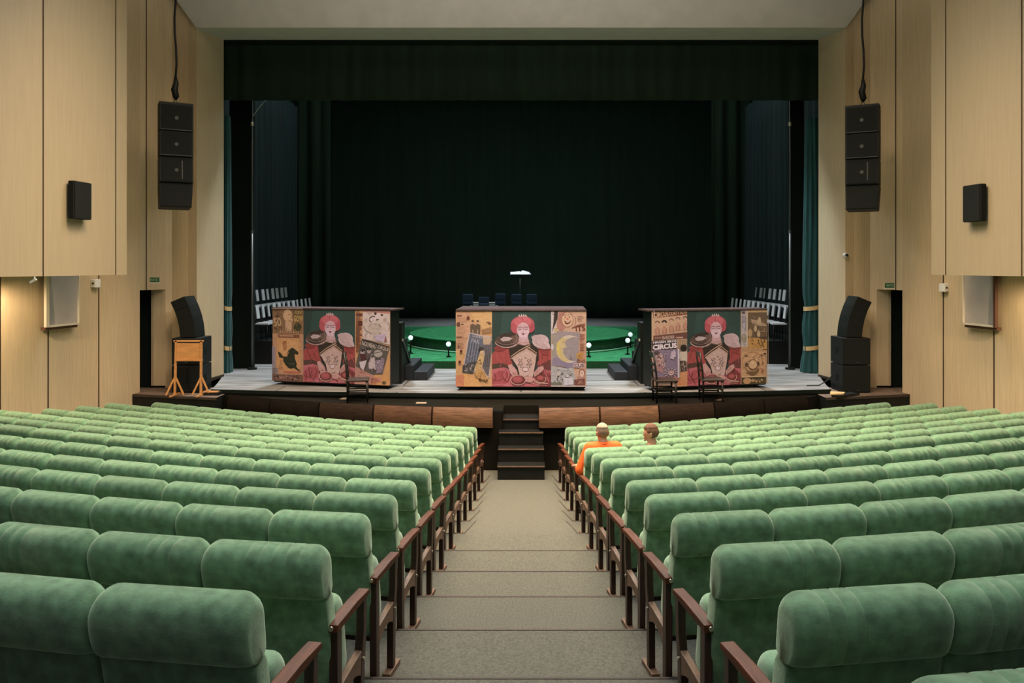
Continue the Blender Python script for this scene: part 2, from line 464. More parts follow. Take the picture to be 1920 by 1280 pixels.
# lintel, soffit, ceiling
c=MB()
hw=7.02
c.prism([(17.27,E+5.14),(18.48,E+5.24),(18.48,E+6.6),(17.27,E+6.6)],'x',-6.99,6.99,CEIL)
c.prism([(-6.99,E+5.14),(6.99,E+5.14),(7.5,E+5.85),(7.5,E+6.5),(-7.5,E+6.5),(-7.5,E+5.85)],'y',17.20,17.26,CEIL)
struct(c.build('trim_3'))
c=MB()
pts=[(17.3,E+5.80),(17.1,E+5.86),(16.9,E+5.92),(16.5,E+5.98),(15.8,E+6.28),(14.5,E+6.45),(12,E+6.5),(-1,E+6.5)]
th=[(y,z+.12) for y,z in pts]
c.prism(pts+th[::-1],'x',-10.8,10.8,CEIL)
o=c.build('ceiling'); struct(o)

# ---------------------------------------------------------------- projecting balcony boxes
def balcony(side, x14, joints):
    t=thing('balcony_box','pale veneer balcony box projecting from the %s wall'%('left' if side<0 else 'right'),'balcony',(side*x14,14.0,E-.14))
    M=Matrix.Translation((-side*x14,-14.0,-(E-.14)))
    b=MB()
    bx=lambda y: x14+.1*(14-y)
    zb=E-.14; zt=ZC-.15
    poly=[(side*bx(14),14.0),(side*bx(3),3.0),(side*(wallX(3)-.02),3.0),(side*(wallX(14)-.02),14.0)]
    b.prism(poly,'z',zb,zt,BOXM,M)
    b.build('body',t)
    g=MB()
    for s_ in joints:
        y=14-s_; x=side*(bx(y)-.004)
        g.add([(x,y-.014,zb),(x,y+.014,zb),(x,y+.014,zt),(x,y-.014,zt)],[(0,1,2,3)],GROOVE,M)
    g.build('panel_joint',t)
    # loudspeaker hung on its face
    return t
balcony(-1,6.9,(.32,2.1,4.1,6.2)); balcony(1,7.18,(.40,2.18,4.2,6.2))
def wall_speaker(side,x14,pxc,yc,d,label):
    x=side*(x14+.1*(14-d)); z=E-(yc-HY)/F*d
    t=thing('wall_loudspeaker',label,'loudspeaker',(x-side*.03,d,z),side*.1,'loudspeakers on the balcony fronts')
    b=MB(); b.box((-side*.05,0,0),(.10,.42,.59),SPK,Matrix.Rotation(0,4,'Z')); b.build('cabinet',t,.012)
    g=MB(); g.box((-side*.105,0,0),(.012,.40,.57),SPKG); g.build('grille',t)
    f=MB(); f.box((-side*.05,-.214,0),(.08,.008,.57),SPKG); f.build('side_grille',t)
wall_speaker(-1,6.9,147,376,12.62,'small black loudspeaker on the left balcony face')
wall_speaker(1,7.18,1843,381,12.75,'small black loudspeaker on the right balcony face')

# ---------------------------------------------------------------- things on side walls
def wall_frame(side,label):
    wx=lambda y: wallX(y)
    y0,y1=14.09,14.87
    ang=math.atan(.15)
    t=thing('notice_board',label,'board',(side*(wx(14.3)-.03),14.3,E-1.05),side*ang,'boards under the balconies')
    # local: y along wall, x toward the hall = -side
    W,H=.80,1.25
    b=MB(); b.box((-side*.10,0,H/2),(.02,W,H),BOARD,Matrix.Rotation(side*-.03,4,'Y')); b.build('panel',t)
    f=MB(); x=-side*.115
    f.box((x,0,.012),(.03,W+.03,.035),BOARDF)
    f.box((x,W/2,H/2),(.03,.03,H),BOARDF); f.box((x,-W/2,H/2),(.05,.07 if side<0 else .05,H),BOARDF if side<0 else BROWNF)
    f.box((-side*.045,0,-.03),(.09,W,.05),BROWNF)
    f.build('frame',t)
wall_frame(-1,'pale framed board on the left wall below the balcony')
wall_frame(1,'pale board with brown edge on the right wall below the balcony')
def alarm(side,off,py,label):
    t=(16.7*off-1500*7.96)/(225+off); y=16.7-t
    o=thing('alarm_box',label,'alarm box',(side*(wallX(y)-.0),y,E-(py-HY)/F*y),side*math.atan(.15),'alarm boxes on the side walls')
    b=MB(); b.box((-side*.05,0,0),(.10,.16,.16),WHITE); b.build('housing',o,.012)
    k=MB(); k.cyl((-side*.05,-.083,0),.02,.008,EDGE,12,'y'); k.build('sounder',o)
alarm(-1,802,531,'white square alarm box on the left wall beside the board')
alarm(1,797,539,'white square alarm box on the right wall beside the board')

# ---------------------------------------------------------------- text helper
def text_geo(txt, size=1.0, bold=0):
    cu=bpy.data.curves.new('tmp','FONT'); cu.body=txt; cu.size=size; cu.align_x='CENTER'; cu.align_y='CENTER'; cu.resolution_u=3
    cu.offset=bold
    o=bpy.data.objects.new('tmp',cu); COL.objects.link(o)
    dg=bpy.context.evaluated_depsgraph_get(); dg.update()
    me=bpy.data.meshes.new_from_object(o.evaluated_get(dg))
    vs=[tuple(v.co) for v in me.vertices]; fs=[tuple(p.vertices) for p in me.polygons]
    bpy.data.objects.remove(o); bpy.data.curves.remove(cu); bpy.data.meshes.remove(me)
    return vs,fs
def text_fit(txt, w, h, bold=0):
    vs,fs=text_geo(txt,1.0,bold)
    xs=[v[0] for v in vs]; ys=[v[1] for v in vs]
    cx=(min(xs)+max(xs))/2; cy=(min(ys)+max(ys))/2; sx=w/(max(xs)-min(xs)); sy=h/(max(ys)-min(ys))
    return [((v[0]-cx)*sx,(v[1]-cy)*sy) for v in vs],fs

SIGNG=mat('exit_sign_green',(.01,.10,.04,1),.5); SIGNW=mat('exit_sign_letter',(.5,.65,.5,1),.5)
def exit_sign(side,px,py,d,label):
    p=P(px,py,d)
    t=thing('exit_sign',label,'sign',tuple(p),side*.25,'exit signs above the side doors')
    b=MB(); b.box((0,0,0),(.21,.03,.10),SIGNG); b.build('panel',t,.004)
    e=MB(); vs,fs=text_fit('ВЫХОД',.17,.05); e.add([(x,-.017,z) for x,z in vs],fs,SIGNW); e.build('lettering',t)
    w=MB(); w.box((0,.0,-.06),(.22,.035,.012),WHITE); w.box((side*.08,.07,.02),(.05,.14,.02),GREY); w.build('bracket',t)
exit_sign(-1,290,524.5,16.6,'small green exit sign above the left side door')
exit_sign(1,1668,535,16.55,'small green exit sign above the right side door')
p=P(1588,478,17.2)
t=thing('security_camera','small white dome camera on the wall right of the stage opening','camera',tuple(p))
b=MB(); b.cyl((0,.06,.0),.05,.09,WHITE,16,'y'); b.build('mount',t)
b=MB(); b.sphere((0,0,0),.035,SPK,12); b.build('lens_dome',t)
for px,side in ((400,'left'),(1544,'right')):
    p=P(px,3,16.98); p.z=E+5.60-.0
    t=thing('smoke_detector','white smoke detector on the sloping ceiling, %s of centre'%side,'smoke detector',(p.x,16.95,E+5.90),0,'smoke detectors')
    b=MB(); b.cyl((0,0,-.03),.06,.06,WHITE,16); b.build('base',t); b=MB(); b.cyl((0,0,-.075),.03,.035,WHITE,12); b.build('sensor',t)
b=MB(); p=P(62,521,11.4); b.box((p.x,p.y,E-.20),(.10,.02,.03),WHITE,Matrix.Rotation(-.5,4,'Y')); b.tube([(p.x,p.y,E-.19),(p.x+.03,p.y,E-.14)],.006,WHITE)
tag(b.build('sensor_bracket'),'tiny white bracket hanging under the left balcony edge','bracket')

# ---------------------------------------------------------------- stage floor, apron, pit
s=MB()
lip=[]
R=38.
for k in range(-16,17):
    X=k/16*6.4; lip.append((X,16.0+R-math.sqrt(R*R-X*X)))
poly=lip+[(6.55,17.2),(6.9,18.5),(12.5,18.9),(12.5,40),(-12.5,40),(-12.5,18.9),(-6.9,18.5),(-6.55,17.2)]
n=len(poly)
s.add([(x,y,SZ) for x,y in poly],[tuple(range(n))],STAGE)
s.add([(x,y,z) for z in (SZ,SZ-.35) for x,y in poly],[(k,(k+1)%n,n+(k+1)%n,n+k) for k in range(n)],BLACKP)
o=s.build('floor_stage'); struct(o)
l=MB()
for (x0,y0),(x1,y1) in zip(lip[:-1],lip[1:]): l.bar((x0,y0-.012,SZ-.037),(x1,y1-.012,SZ-.037),.04,.07,BLACKM)
struct(l.build('trim_4'))
a=MB()
for sd in (-1,1):
    poly=[(sd*6.1,16.0),(sd*7.95,16.45),(sd*8.3,16.5),(sd*8.9,17.4),(sd*6.5,17.4),(sd*6.1,16.6)]
    a.add([(x,y,AZ) for x,y in poly],[tuple(range(6))],APRONM)
    a.add([(x,y,z) for z in (AZ,-.1) for x,y in poly],[(k,(k+1)%6,6+(k+1)%6,6+k) for k in range(6)],BLACKP)
    a.bar((sd*6.1,15.99,AZ-.02),(sd*7.95,16.44,AZ-.02),.03,.05,EDGE)
struct(a.build('floor_apron'))
# orchestra pit cover and parapet
RP=12.0
py_=lambda X: 14.6+RP-math.sqrt(RP*RP-X*X)
pc=MB()
PZ=E-2.65
xs=[.33+k*(6.3-.33)/14 for k in range(15)]
for sd in (-1,1):
    for x0,x1 in zip(xs[:-1],xs[1:]):
        pc.add([(sd*x0,py_(x0)+.15,PZ),(sd*x1,py_(x1)+.15,PZ),(sd*x1,17,PZ),(sd*x0,17,PZ)],[(0,1,2,3)],PITB)
        pc.add([(sd*x0,py_(x0)+.08,PZ),(sd*x1,py_(x1)+.08,PZ),(sd*x1,py_(x1)+.08,-.05),(sd*x0,py_(x0)+.08,-.05)],[(0,1,2,3)],PITB)
pc.add([(-.33,15.3,PZ),(.33,15.3,PZ),(.33,17,PZ),(-.33,17,PZ)],[(0,1,2,3)],PITB)
pc.add([(-.33,15.3,PZ),(.33,15.3,PZ),(.33,15.3,0),(-.33,15.3,0)],[(0,1,2,3)],PITB)
for sd in (-1,1): pc.add([(sd*.33,14.65,PZ),(sd*.33,15.3,PZ),(sd*.33,15.3,0),(sd*.33,14.65,0)],[(0,1,2,3)],PITB)
struct(pc.build('floor_pit_cover'))
names=['next to the centre steps','second from the centre steps','third from the centre steps','fourth from the centre steps','fifth from the centre steps']
for sd in (-1,1):
    a0=math.asin((.31 if sd>0 else .50)/RP)
    for k in range(5):
        a1=a0+1.13/RP
        m=MB(); prof=[]
        for q in range(9):
            t=q/8; yy=-.02-.08*math.sin(math.pi*(.15+.6*t)); prof.append((yy+.06*t,(E-2.93)+.36*t))
        prof=prof+[(.10,E-2.60),(.10,E-2.93)]
        vs=[];fs=[];N=len(prof);S=4
        for q in range(S+1):
            a=a0+.0015+(a1-a0-.003)*q/S
            for (u,z) in prof:
                r=RP-u; vs.append((sd*r*math.sin(a),14.6+RP-r*math.cos(a),z))
        for q in range(S):
            for i in range(N): fs.append((q*N+i,q*N+(i+1)%N,(q+1)*N+(i+1)%N,(q+1)*N+i))
        fs.append(tuple(range(N))); fs.append(tuple(S*N+i for i in range(N)))
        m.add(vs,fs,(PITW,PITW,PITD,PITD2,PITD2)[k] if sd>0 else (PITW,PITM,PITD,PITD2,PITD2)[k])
        tag(m.build('pit_rail_panel'),'curved brown wood pit rail panel, %s, %s side'%(names[k],'left' if sd<0 else 'right'),'panel','pit rail panels')
        a0=a1

# centre steps
t=thing('step_unit','black wooden steps at the end of the centre aisle','steps',(0,13.8,0))
for i,(y0,y1,z) in enumerate(((13.8,14.12,.296),(14.12,14.42,.52),(14.42,14.72,.75),(14.72,15.28,.93))):
    hw=(.405,.40,.395,.40)[i]
    b=MB(); b.box2((-hw,y0-13.8,0 if i==0 else (.296,.52,.75)[i-1]-.15),(hw,y1-13.8,z-.03),BLACKP); st=b.build('riser',t)
    b=MB(); b.box2((-hw-.01,y0-13.82,z-.03),(hw+.01,y1-13.8,z),BLACKP); st=b.build('tread',t,.004)
    b=MB(); b.box2((-hw,y0-13.824,z-.012),(hw,y0-13.80,z+.002),RAILW); b.build('nosing',st)

# ---------------------------------------------------------------- stage house
b=MB()
b.add([(-13,40,SZ-.2),(13,40,SZ-.2),(13,40,E+11),(-13,40,E+11)],[(0,1,2,3)],BLACKM)
struct(b.build('wall_stage_back'))
for sd,nm in ((-1,'left'),(1,'right')):
    b=MB(); b.add([(sd*12.5,18.5,SZ-.2),(sd*12.5,40,SZ-.2),(sd*12.5,40,E+11),(sd*12.5,18.5,E+11)],[(0,1,2,3)],BLACKM)
    b.add([(sd*12.5,18.5,SZ-.2),(sd*7.4,18.5,SZ-.2),(sd*7.4,18.5,E+11),(sd*12.5,18.5,E+11)],[(0,1,2,3)],BLACKM)
    struct(b.build('wall_stage_'+nm))
b=MB(); b.box2((-12.6,18.4,E+10.9),(12.6,40,E+11),BLACKM); b.box2((-7.6,18.49,E+5.2),(7.6,18.52,E+11),BLACKM); struct(b.build('ceiling_stage'))
def drape(name, pts, z0, z1, m, amp=.06, wl=.35, label='', cat='curtain', group=None, top_gather=0):
    """hanging folded cloth along a plan polyline; closed thin solid"""
    mb=MB(); L=[0]
    P_=[Vector((p[0],p[1],0)) for p in pts]
    for a,b in zip(P_[:-1],P_[1:]): L.append(L[-1]+(b-a).length)
    n=max(8,int(L[-1]/wl*8)); line=[]
    ph=random.random()*6
    for i in range(n+1):
        s_=L[-1]*i/n
        for j in range(len(P_)-1):
            if s_<=L[j+1]+1e-6:
                u=(s_-L[j])/(L[j+1]-L[j]); p=P_[j].lerp(P_[j+1],u); d=(P_[j+1]-P_[j]).normalized(); break
        nn=Vector((-d.y,d.x,0)); off=amp*math.sin(2*math.pi*s_/wl+ph+.9*math.sin(s_*1.7))*(.7+.3*math.sin(s_*2.3+ph))
        line.append((p,nn,off))
    vs=[];rows=8
    for r_ in range(rows+1):
        t=r_/rows; z=z0+(z1-z0)*t
        for p,nn,off in line: vs.append(p+nn*(off*(1-.35*t)+.04*math.sin(t*5+off*30)*.3)+Vector((0,0,z)))
    W=len(line); fs=[]
    for r_ in range(rows):
        for i in range(W-1): fs.append((r_*W+i,r_*W+i+1,(r_+1)*W+i+1,(r_+1)*W+i))
    mb.add(vs,fs,m,None,True)
    o=mb.build(name)
    so=o.modifiers.new('thickness','SOLIDIFY'); so.thickness=.012; so.offset=0
    return tag(o,label,cat,group)
drape('backdrop_curtain',[(-11.5,39.3),(11.5,39.3)],SZ+.02,E+9,BACKD,.02,.9,'huge black green backdrop curtain across the rear of the stage')
drape('border_curtain',[(-7.3,19.0),(7.3,19.0)],E+3.95,E+8,DRAPE,.03,.5,'black border curtain across the top of the stage opening')
for sd,nm in ((-1,'left'),(1,'right')):
    # wing legs behind
    drape('wing_curtain',[(sd*10.4,31.9),(sd*7.6,31.9)],SZ+.02,E+8,DRAPE,.1,.5,'black wing curtain hanging far upstage, %s side'%nm,'curtain','black wing curtains')
    # dim teal side curtain running upstage
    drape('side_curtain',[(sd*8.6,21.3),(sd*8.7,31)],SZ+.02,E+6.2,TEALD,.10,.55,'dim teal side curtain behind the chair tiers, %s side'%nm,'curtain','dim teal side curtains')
    # black portal leg
    b=MB(); b.box2((sd*(6.69 if sd<0 else 6.71),19.9,SZ),(sd*(7.25 if sd<0 else 7.04),20.1,E+8),BLACKM); tag(b.build('portal_leg'),'tall flat black portal leg just inside the stage opening, %s side'%nm,'portal','black portal legs')
    # teal curtain near the jamb
    w=(.40 if sd>0 else .15)
    x_in=6.78 if sd>0 else 6.96
    t=thing('tied_curtain','teal velvet curtain tied with pale bands at the %s jamb'%nm,'curtain',(sd*6.9,19.2,SZ),0,'tied teal curtains')
    cm=MB(); NN=44; vs=[];fs=[];rows=26
    HT=E+3.55-SZ if sd>0 else E+3.6-SZ
    for r_ in range(rows+1):
        z=HT*r_/rows
        pinch=1-.22*math.exp(-((z-1.55)/.22)**2)-.22*math.exp(-((z-.6)/.2)**2)
        spread=1+.22*math.exp(-z/.5)
        for k in range(NN):
            a=2*math.pi*k/NN; rr=1+.16*math.sin(a*9+sd+.6*math.sin(z*1.1))
            hw=w/2
            topn=1-.35*(z/HT)**2
            vs.append((sd*(x_in+hw-6.9)+hw*math.cos(a)*rr*pinch*spread*topn, .17*math.sin(a)*rr*pinch*spread*topn, z+.01))
    for r_ in range(rows):
        for k in range(NN):
            k2=(k+1)%NN; fs.append((r_*NN+k,r_*NN+k2,(r_+1)*NN+k2,(r_+1)*NN+k))
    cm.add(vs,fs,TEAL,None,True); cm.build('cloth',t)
    for zz in (1.55,.6):
        bm_=MB(); vs=[];fs=[]
        for q,dz in enumerate((-.05,.05)):
            for k in range(24):
                a=2*math.pi*k/24
                vs.append((sd*(x_in+w/2-6.9)+(w/2*.97)*math.cos(a),.185*math.sin(a),zz+dz+.03*math.cos(a)*sd))
        for k in range(24):
            k2=(k+1)%24; fs.append((k,k2,24+k2,24+k))
        bm_.add(vs,fs,TIE,None,True); bm_.build('tie_band',t)
    # lighting pole
    x=sd*6.64
    t=thing('lighting_pole','thin grey metal pole standing just inside the %s of the stage opening'%nm,'pole',(x,19.75,SZ),0,'metal poles')
    b=MB(); b.tube([(0,0,0),(0,0,3.4)],.028,GREY); b.tube([(0,0,3.4),(0,0,6.9)],.02,GREY); b.build('tube',t)
    b=MB(); b.cyl((0,0,6.05),.045,.10,BRASS,12); b.cyl((0,0,3.4),.04,.08,GREY,12); b.build('clamp',t)
    b=MB(); b.cyl((0,0,.02),.12,.04,BLACKP,16); b.build('base',t)
    if sd<0:
        b=MB(); b.tube([(0.02,0,6.25),(.2,0,6.5),(.42,0,6.72),(.52,0,6.98)],.008,WHITE,6); b.build('cable',t)

# ---------------------------------------------------------------- green round stage
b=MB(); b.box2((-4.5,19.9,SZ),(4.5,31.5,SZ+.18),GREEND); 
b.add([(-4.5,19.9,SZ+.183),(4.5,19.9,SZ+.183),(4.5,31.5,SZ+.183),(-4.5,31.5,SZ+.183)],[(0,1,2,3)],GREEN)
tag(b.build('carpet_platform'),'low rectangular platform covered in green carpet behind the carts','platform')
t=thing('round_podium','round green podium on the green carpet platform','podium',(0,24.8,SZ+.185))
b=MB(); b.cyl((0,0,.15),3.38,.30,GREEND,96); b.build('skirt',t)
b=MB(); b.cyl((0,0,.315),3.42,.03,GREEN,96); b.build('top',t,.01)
b=MB(); pts=[(3.5*math.cos(a),3.5*math.sin(a)+.02*math.sin(9*a),.026) for a in [math.radians(k*6+180) for k in range(31)]]
b.tube(pts,.022,mat('mint_cord',(.25,.6,.4,1),.7),6); b.build('edge_cord',t)
GL=[(770,633,21.6,'left of the podium, just right of the left cart'),(841,645,20.8,'beside the centre cart, on its left'),(1104,647,20.8,'beside the centre cart, on its right'),(1177,638,21.4,'at the right end of the podium'),(1182,627,23.3,'at the right end of the podium, behind another globe')]
for px,py,d,lab in GL:
    p=P(px,py,d); zf=SZ+.184
    t=thing('globe_lamp','white globe lamp %s'%lab,'lamp',(p.x,p.y,zf),0,'white globe lamps')
    b=MB(); b.sphere((0,0,p.z-zf),.066,GLOBE,20); b.build('globe',t)
    b=MB(); b.cyl((0,0,.015),.06,.03,BLACKP,16); b.tube([(0,0,.02),(0,0,p.z-zf-.06)],.02,BLACKP); b.build('stem',t)

# ---------------------------------------------------------------- poster carts with art
def A(r,g,b_,k=.74):
    gm=(r+g+b_)/3; r,g,b_=[min(255,max(0,q+(gm-q)*.10)) for q in (r,g,b_)]; r,g,b_=int(r),int(g),int(min(255,b_*1.22))
    key='print_%02x%02x%02x'%(r,g,b_)
    return mat(key,(s2l(r)*k,s2l(g)*k,s2l(b_)*k,1),.55,noise=.12,nscale=25)
class Art:
    def __init__(s, src, u0, u1, W, H, y0=0):
        s.mb=MB(); s.src=src; s.u0=u0; s.u1=u1; s.W=W; s.H=H; s.L=0
    def m(s,x,y):
        x0,y0,x1,y1=s.src
        x=min(max(x,x0),x1); y=min(max(y,y0),y1)
        return (s.u0+(x-x0)/(x1-x0)*(s.u1-s.u0), (1-(y-y0)/(y1-y0))*s.H)
    def flat(s,pts2,fs,col):
        off=-.003-.00016*s.L; s.L+=1
        s.mb.add([(u,off,v) for u,v in pts2],fs,A(*col))
    def poly(s,pts,col): s.flat([s.m(*p) for p in pts],[tuple(range(len(pts)))],col)
    def bg(s,col): x0,y0,x1,y1=s.src; s.poly([(x0,y0),(x1,y0),(x1,y1),(x0,y1)],col)
    def rect(s,x0,y0,x1,y1,col): s.poly([(x0,y0),(x1,y0),(x1,y1),(x0,y1)],col)
    def ell(s,cx,cy,rx,ry,col,n=22,a0=0): s.poly([(cx+rx*math.cos(2*math.pi*k/n),cy+ry*math.sin(2*math.pi*k/n)) for k in range(n)],col)
    def line(s,pts,w,col):
        for (a,b),(c,d) in zip(pts[:-1],pts[1:]):
            L=math.hypot(c-a,d-b) or 1; nx,ny=-(d-b)/L*w/2,(c-a)/L*w/2
            s.poly([(a+nx,b+ny),(c+nx,d+ny),(c-nx,d-ny),(a-nx,b-ny)],col); s.L-=1
        s.L+=1
    def ring(s,cx,cy,rx,ry,w,col,a0=0,a1=360,n=20):
        pts=[(cx+rx*math.cos(math.radians(a0+(a1-a0)*k/n)),cy+ry*math.sin(math.radians(a0+(a1-a0)*k/n))) for k in range(n+1)]
        s.line(pts,w,col)
    def text(s,txt,cx,cy,w,h,col,rot=0,bold=.0):
        vs,fs=text_fit(txt,w,h,bold); c,d=math.cos(math.radians(rot)),math.sin(math.radians(rot))
        pts=[s.m(cx+x*c-y*d, cy-(x*d+y*c)) for x,y in vs]
        s.flat(pts,fs,col)
    def squig(s,x0,y0,x1,y1,n,col,w=3,r=12):
        n=int(n*2.0); w=w*.9
        for _ in range(n):
            cx=random.uniform(x0+r,x1-r) if x1-x0>2*r else (x0+x1)/2; cy=random.uniform(y0+r*.8,y1-r*.8) if y1-y0>1.6*r else (y0+y1)/2
            q=random.random(); dv=random.uniform(-18,18); c_=tuple(max(0,min(255,v+dv)) for v in col)
            if q<.25:
                a=random.uniform(0,360); rr=random.uniform(r*.3,r*.7); s.ring(cx,cy,rr,rr*random.uniform(.5,1.1),w*.8,c_,a,a+random.uniform(90,200),5)
            elif q<.65:
                k=random.randint(5,7); a0=random.uniform(0,6); ra=random.uniform(.25,.6)*r; asp=random.uniform(.3,1); ro=random.uniform(0,3.1)
                pts=[]
                for i in range(k):
                    t=a0+2*math.pi*i/k; rr=ra*random.uniform(.6,1.1); px_,py_2=rr*math.cos(t),rr*asp*math.sin(t); pts.append((cx+px_*math.cos(ro)-py_2*math.sin(ro),cy+px_*math.sin(ro)+py_2*math.cos(ro)))
                s.poly(pts,c_)
            else:
                a=random.uniform(0,3.14); l=random.uniform(.4,1)*r; b2=a+random.uniform(-.7,.7)
                s.line([(cx-l*math.cos(a),cy-l*.8*math.sin(a)),(cx,cy),(cx+l*.8*math.cos(b2),cy+l*.8*math.sin(b2))],w*random.uniform(.5,1.1),c_)
    def bars(s,x0,y0,x1,n,col,h=5,gap=14):
        for k in range(n):
            s.rect(x0,y0+k*gap,x0+(x1-x0)*random.uniform(.55,1),y0+k*gap+h,col)
def portrait(u0,u1,W,H):
    a=Art((345,168,812,778),u0,u1,W,H)
    a.bg((46,78,68)); a.poly([(345,170),(430,170),(400,420),(345,440)],(38,66,58)); a.rect(700,170,812,300,(42,72,62))
    RED=(172,76,68); DRED=(120,48,44); PINK=(196,104,104); SK=(214,182,172); CR=(205,176,150); DK=(52,40,34)
    # lower dress and robe
    a.poly([(345,520),(400,455),(480,470),(520,560),(500,620),(345,640)],RED)
    a.poly([(812,480),(700,470),(690,560),(720,640),(812,640)],RED)
    a.poly([(345,600),(420,590),(480,610),(450,650),(345,660)],(84,62,50))
    a.poly([(700,610),(812,560),(812,660),(720,690)],(110,60,56))
    a.poly([(345,640),(440,625),(540,660),(680,660),(760,640),(812,650),(812,778),(345,778)],PINK)
    a.poly([(345,700),(400,650),(470,660),(480,740),(420,778),(345,778)],(176,82,82))
    a.poly([(700,690),(760,650),(812,690),(812,778),(720,778)],(140,62,60))
    a.line([(350,770),(420,758),(500,772)],6,(200,120,110)); a.line([(345,720),(380,735),(440,715)],5,DRED)
    a.line([(450,640),(470,690),(440,740)],5,DRED); a.line([(730,660),(770,700),(812,700)],6,DRED)
    for k in range(14):
        x=360+k*33; y=650+random.uniform(-10,40); a.line([(x,y),(x+random.uniform(-24,24),y+40),(x+random.uniform(-30,40),y+90)],random.uniform(3,7),random.choice((DRED,(208,120,114),(150,62,58),(96,44,40))))
    for x,y in ((380,500),(430,520),(400,560),(460,570),(740,500),(780,540),(730,590),(770,600)):
        a.line([(x,y),(x+random.uniform(-20,26),y+34),(x+random.uniform(-30,34),y+62)],random.uniform(3,6),random.choice((DRED,(196,98,86),(140,58,52))))
    a.poly([(355,470),(410,440),(470,462),(440,490),(380,500)],(150,62,56)); a.poly([(720,480),(800,482),(790,530),(740,520)],(150,62,56))
    # bodice
    a.poly([(470,430),(560,430),(650,430),(712,465),(716,560),(690,620),(676,700),(560,700),(530,620),(492,560)],DK)
    a.poly([(604,462),(650,490),(696,520),(690,580),(668,700),(568,700),(548,620),(502,552),(545,500)],CR)
    for cx in (575,645):
        for dx,dy,r in ((-12,-20,9),(8,-26,8),(0,0,13),(14,6,8),(-16,14,8),(4,28,10)):
            a.ring(cx+dx,590+dy,r,r*.8,4,(96,70,58),random.uniform(0,90),300,8)
    a.ell(610,640,22,16,(222,200,180)); a.ring(610,640,24,18,4,(120,84,66)); a.ell(610,548,7,6,(140,110,90))
    a.ring(600,680,34,18,4,(120,84,66),0,180,8)
    # sashes
    for o_,c_ in ((0,(70,50,42)),(-9,(200,170,130)),(9,(200,170,130))):
        a.line([(494,548+o_),(560,500+o_),(648,452+o_)],6 if c_[0]>99 else 14,c_)
    for o_,c_ in ((0,(92,64,50)),(-9,(200,170,130)),(8,(196,160,120))):
        a.line([(610,462+o_),(660,490+o_),(700,520+o_)],5,c_)
    # left puff sleeve
    a.poly([(362,432),(372,398),(398,372),(436,354),(486,348),(530,352),(558,380),(566,420),(552,452),(512,470),(456,468),(402,458)],(88,70,58))
    a.poly([(398,372),(436,354),(486,348),(530,352),(520,372),(470,380),(420,392)],(60,48,42)); a.poly([(500,372),(548,366),(560,400),(540,440),(512,430)],(112,88,72))
    a.poly([(410,400),(440,380),(478,384),(510,392),(480,412),(430,418)],(196,178,160)); a.poly([(386,420),(430,434),(500,434),(520,450),(450,458),(396,446)],(52,40,34))
    a.ring(462,415,94,50,6,(190,160,140),20,170,12); a.ring(462,400,84,44,5,(150,120,104),10,160,12); a.ring(500,385,44,52,5,(150,120,104),-60,100,10)
    a.line([(375,440),(420,462),(480,468),(540,440)],6,(196,168,150))
    # right puff
    a.ell(730,415,66,54,(208,184,170)); a.poly([(655,380),(690,365),(760,370),(800,440),(810,478),(740,478),(690,450)],(206,180,166))
    for k in range(5): a.line([(660+k*14,372-k%2*10),(690+k*14,430),(740+k*12,470)],3,(176,146,134))
    a.line([(700,470),(760,480),(812,474)],6,(150,100,88))
    # neck, collar
    a.poly([(560,372),(628,372),(640,432),(600,446),(552,430)],(206,170,158)); a.ring(598,408,42,22,6,(180,140,112),0,180,10); a.ring(598,426,48,20,5,(196,160,130),0,180,10)
    # hair
    a.ell(588,282,94,68,(198,92,94)); a.ell(535,310,42,44,(190,86,88)); a.ell(642,308,42,42,(180,78,82)); a.ell(588,262,70,40,(208,108,108)); a.line([(588,225),(586,262)],4,(150,66,66))
    # crown
    for cx in (562,580,597,613): a.poly([(cx-9,220),(cx,192+abs(cx-588)*.3),(cx+9,220)],(224,200,176))
    a.rect(553,214,624,222,(200,160,140))
    # face
    a.ell(592,328,50,62,SK); a.ell(592,350,40,46,(222,194,186)); a.poly([(560,280),(592,268),(624,280),(640,316),(548,316)],(214,176,166))
    a.ring(568,310,18,8,5,(120,74,70),190,350,8); a.ring(614,310,18,8,5,(120,74,70),190,350,8)
    a.line([(553,318),(568,323),(582,318)],5,(96,60,60)); a.line([(602,318),(616,323),(630,318)],5,(96,60,60))
    a.line([(594,300),(597,334),(588,338)],4,(180,136,128)); a.poly([(578,356),(588,351),(592,354),(597,351),(607,356),(592,366)],(120,46,50)); a.line([(584,386),(600,386)],3,(190,150,140))
    # hands and coils
    a.poly([(470,608),(500,598),(545,650),(548,700),(520,710),(490,672)],(204,158,138)); a.poly([(680,700),(676,664),(716,620),(750,612),(756,636),(718,676)],(204,158,138))
    for k in range(4): a.line([(508+k*10,660+k*4),(520+k*9,712)],4,(160,104,88)); a.line([(688+k*10,650-k*5),(692+k*9,690)],4,(160,104,88))
    a.ell(552,726,54,36,(112,50,46)); a.ell(548,718,40,28,(190,96,92)); a.ring(553,724,58,40,6,(206,164,132)); a.ring(548,716,30,20,4,(130,56,54))
    a.ell(640,720,34,24,(200,150,130)); a.ell(730,712,42,30,(124,56,50)); a.ring(722,716,50,34,6,(206,160,130),-30,150,12); a.ell(728,706,26,17,(176,88,80))
    a.line([(600,700),(660,712),(720,745),(790,752)],7,(214,170,140)); a.line([(640,740),(700,760),(780,766)],4,(200,150,124))
    return a
BE=(196,156,112); BR=(92,62,42); OR=(204,150,84)
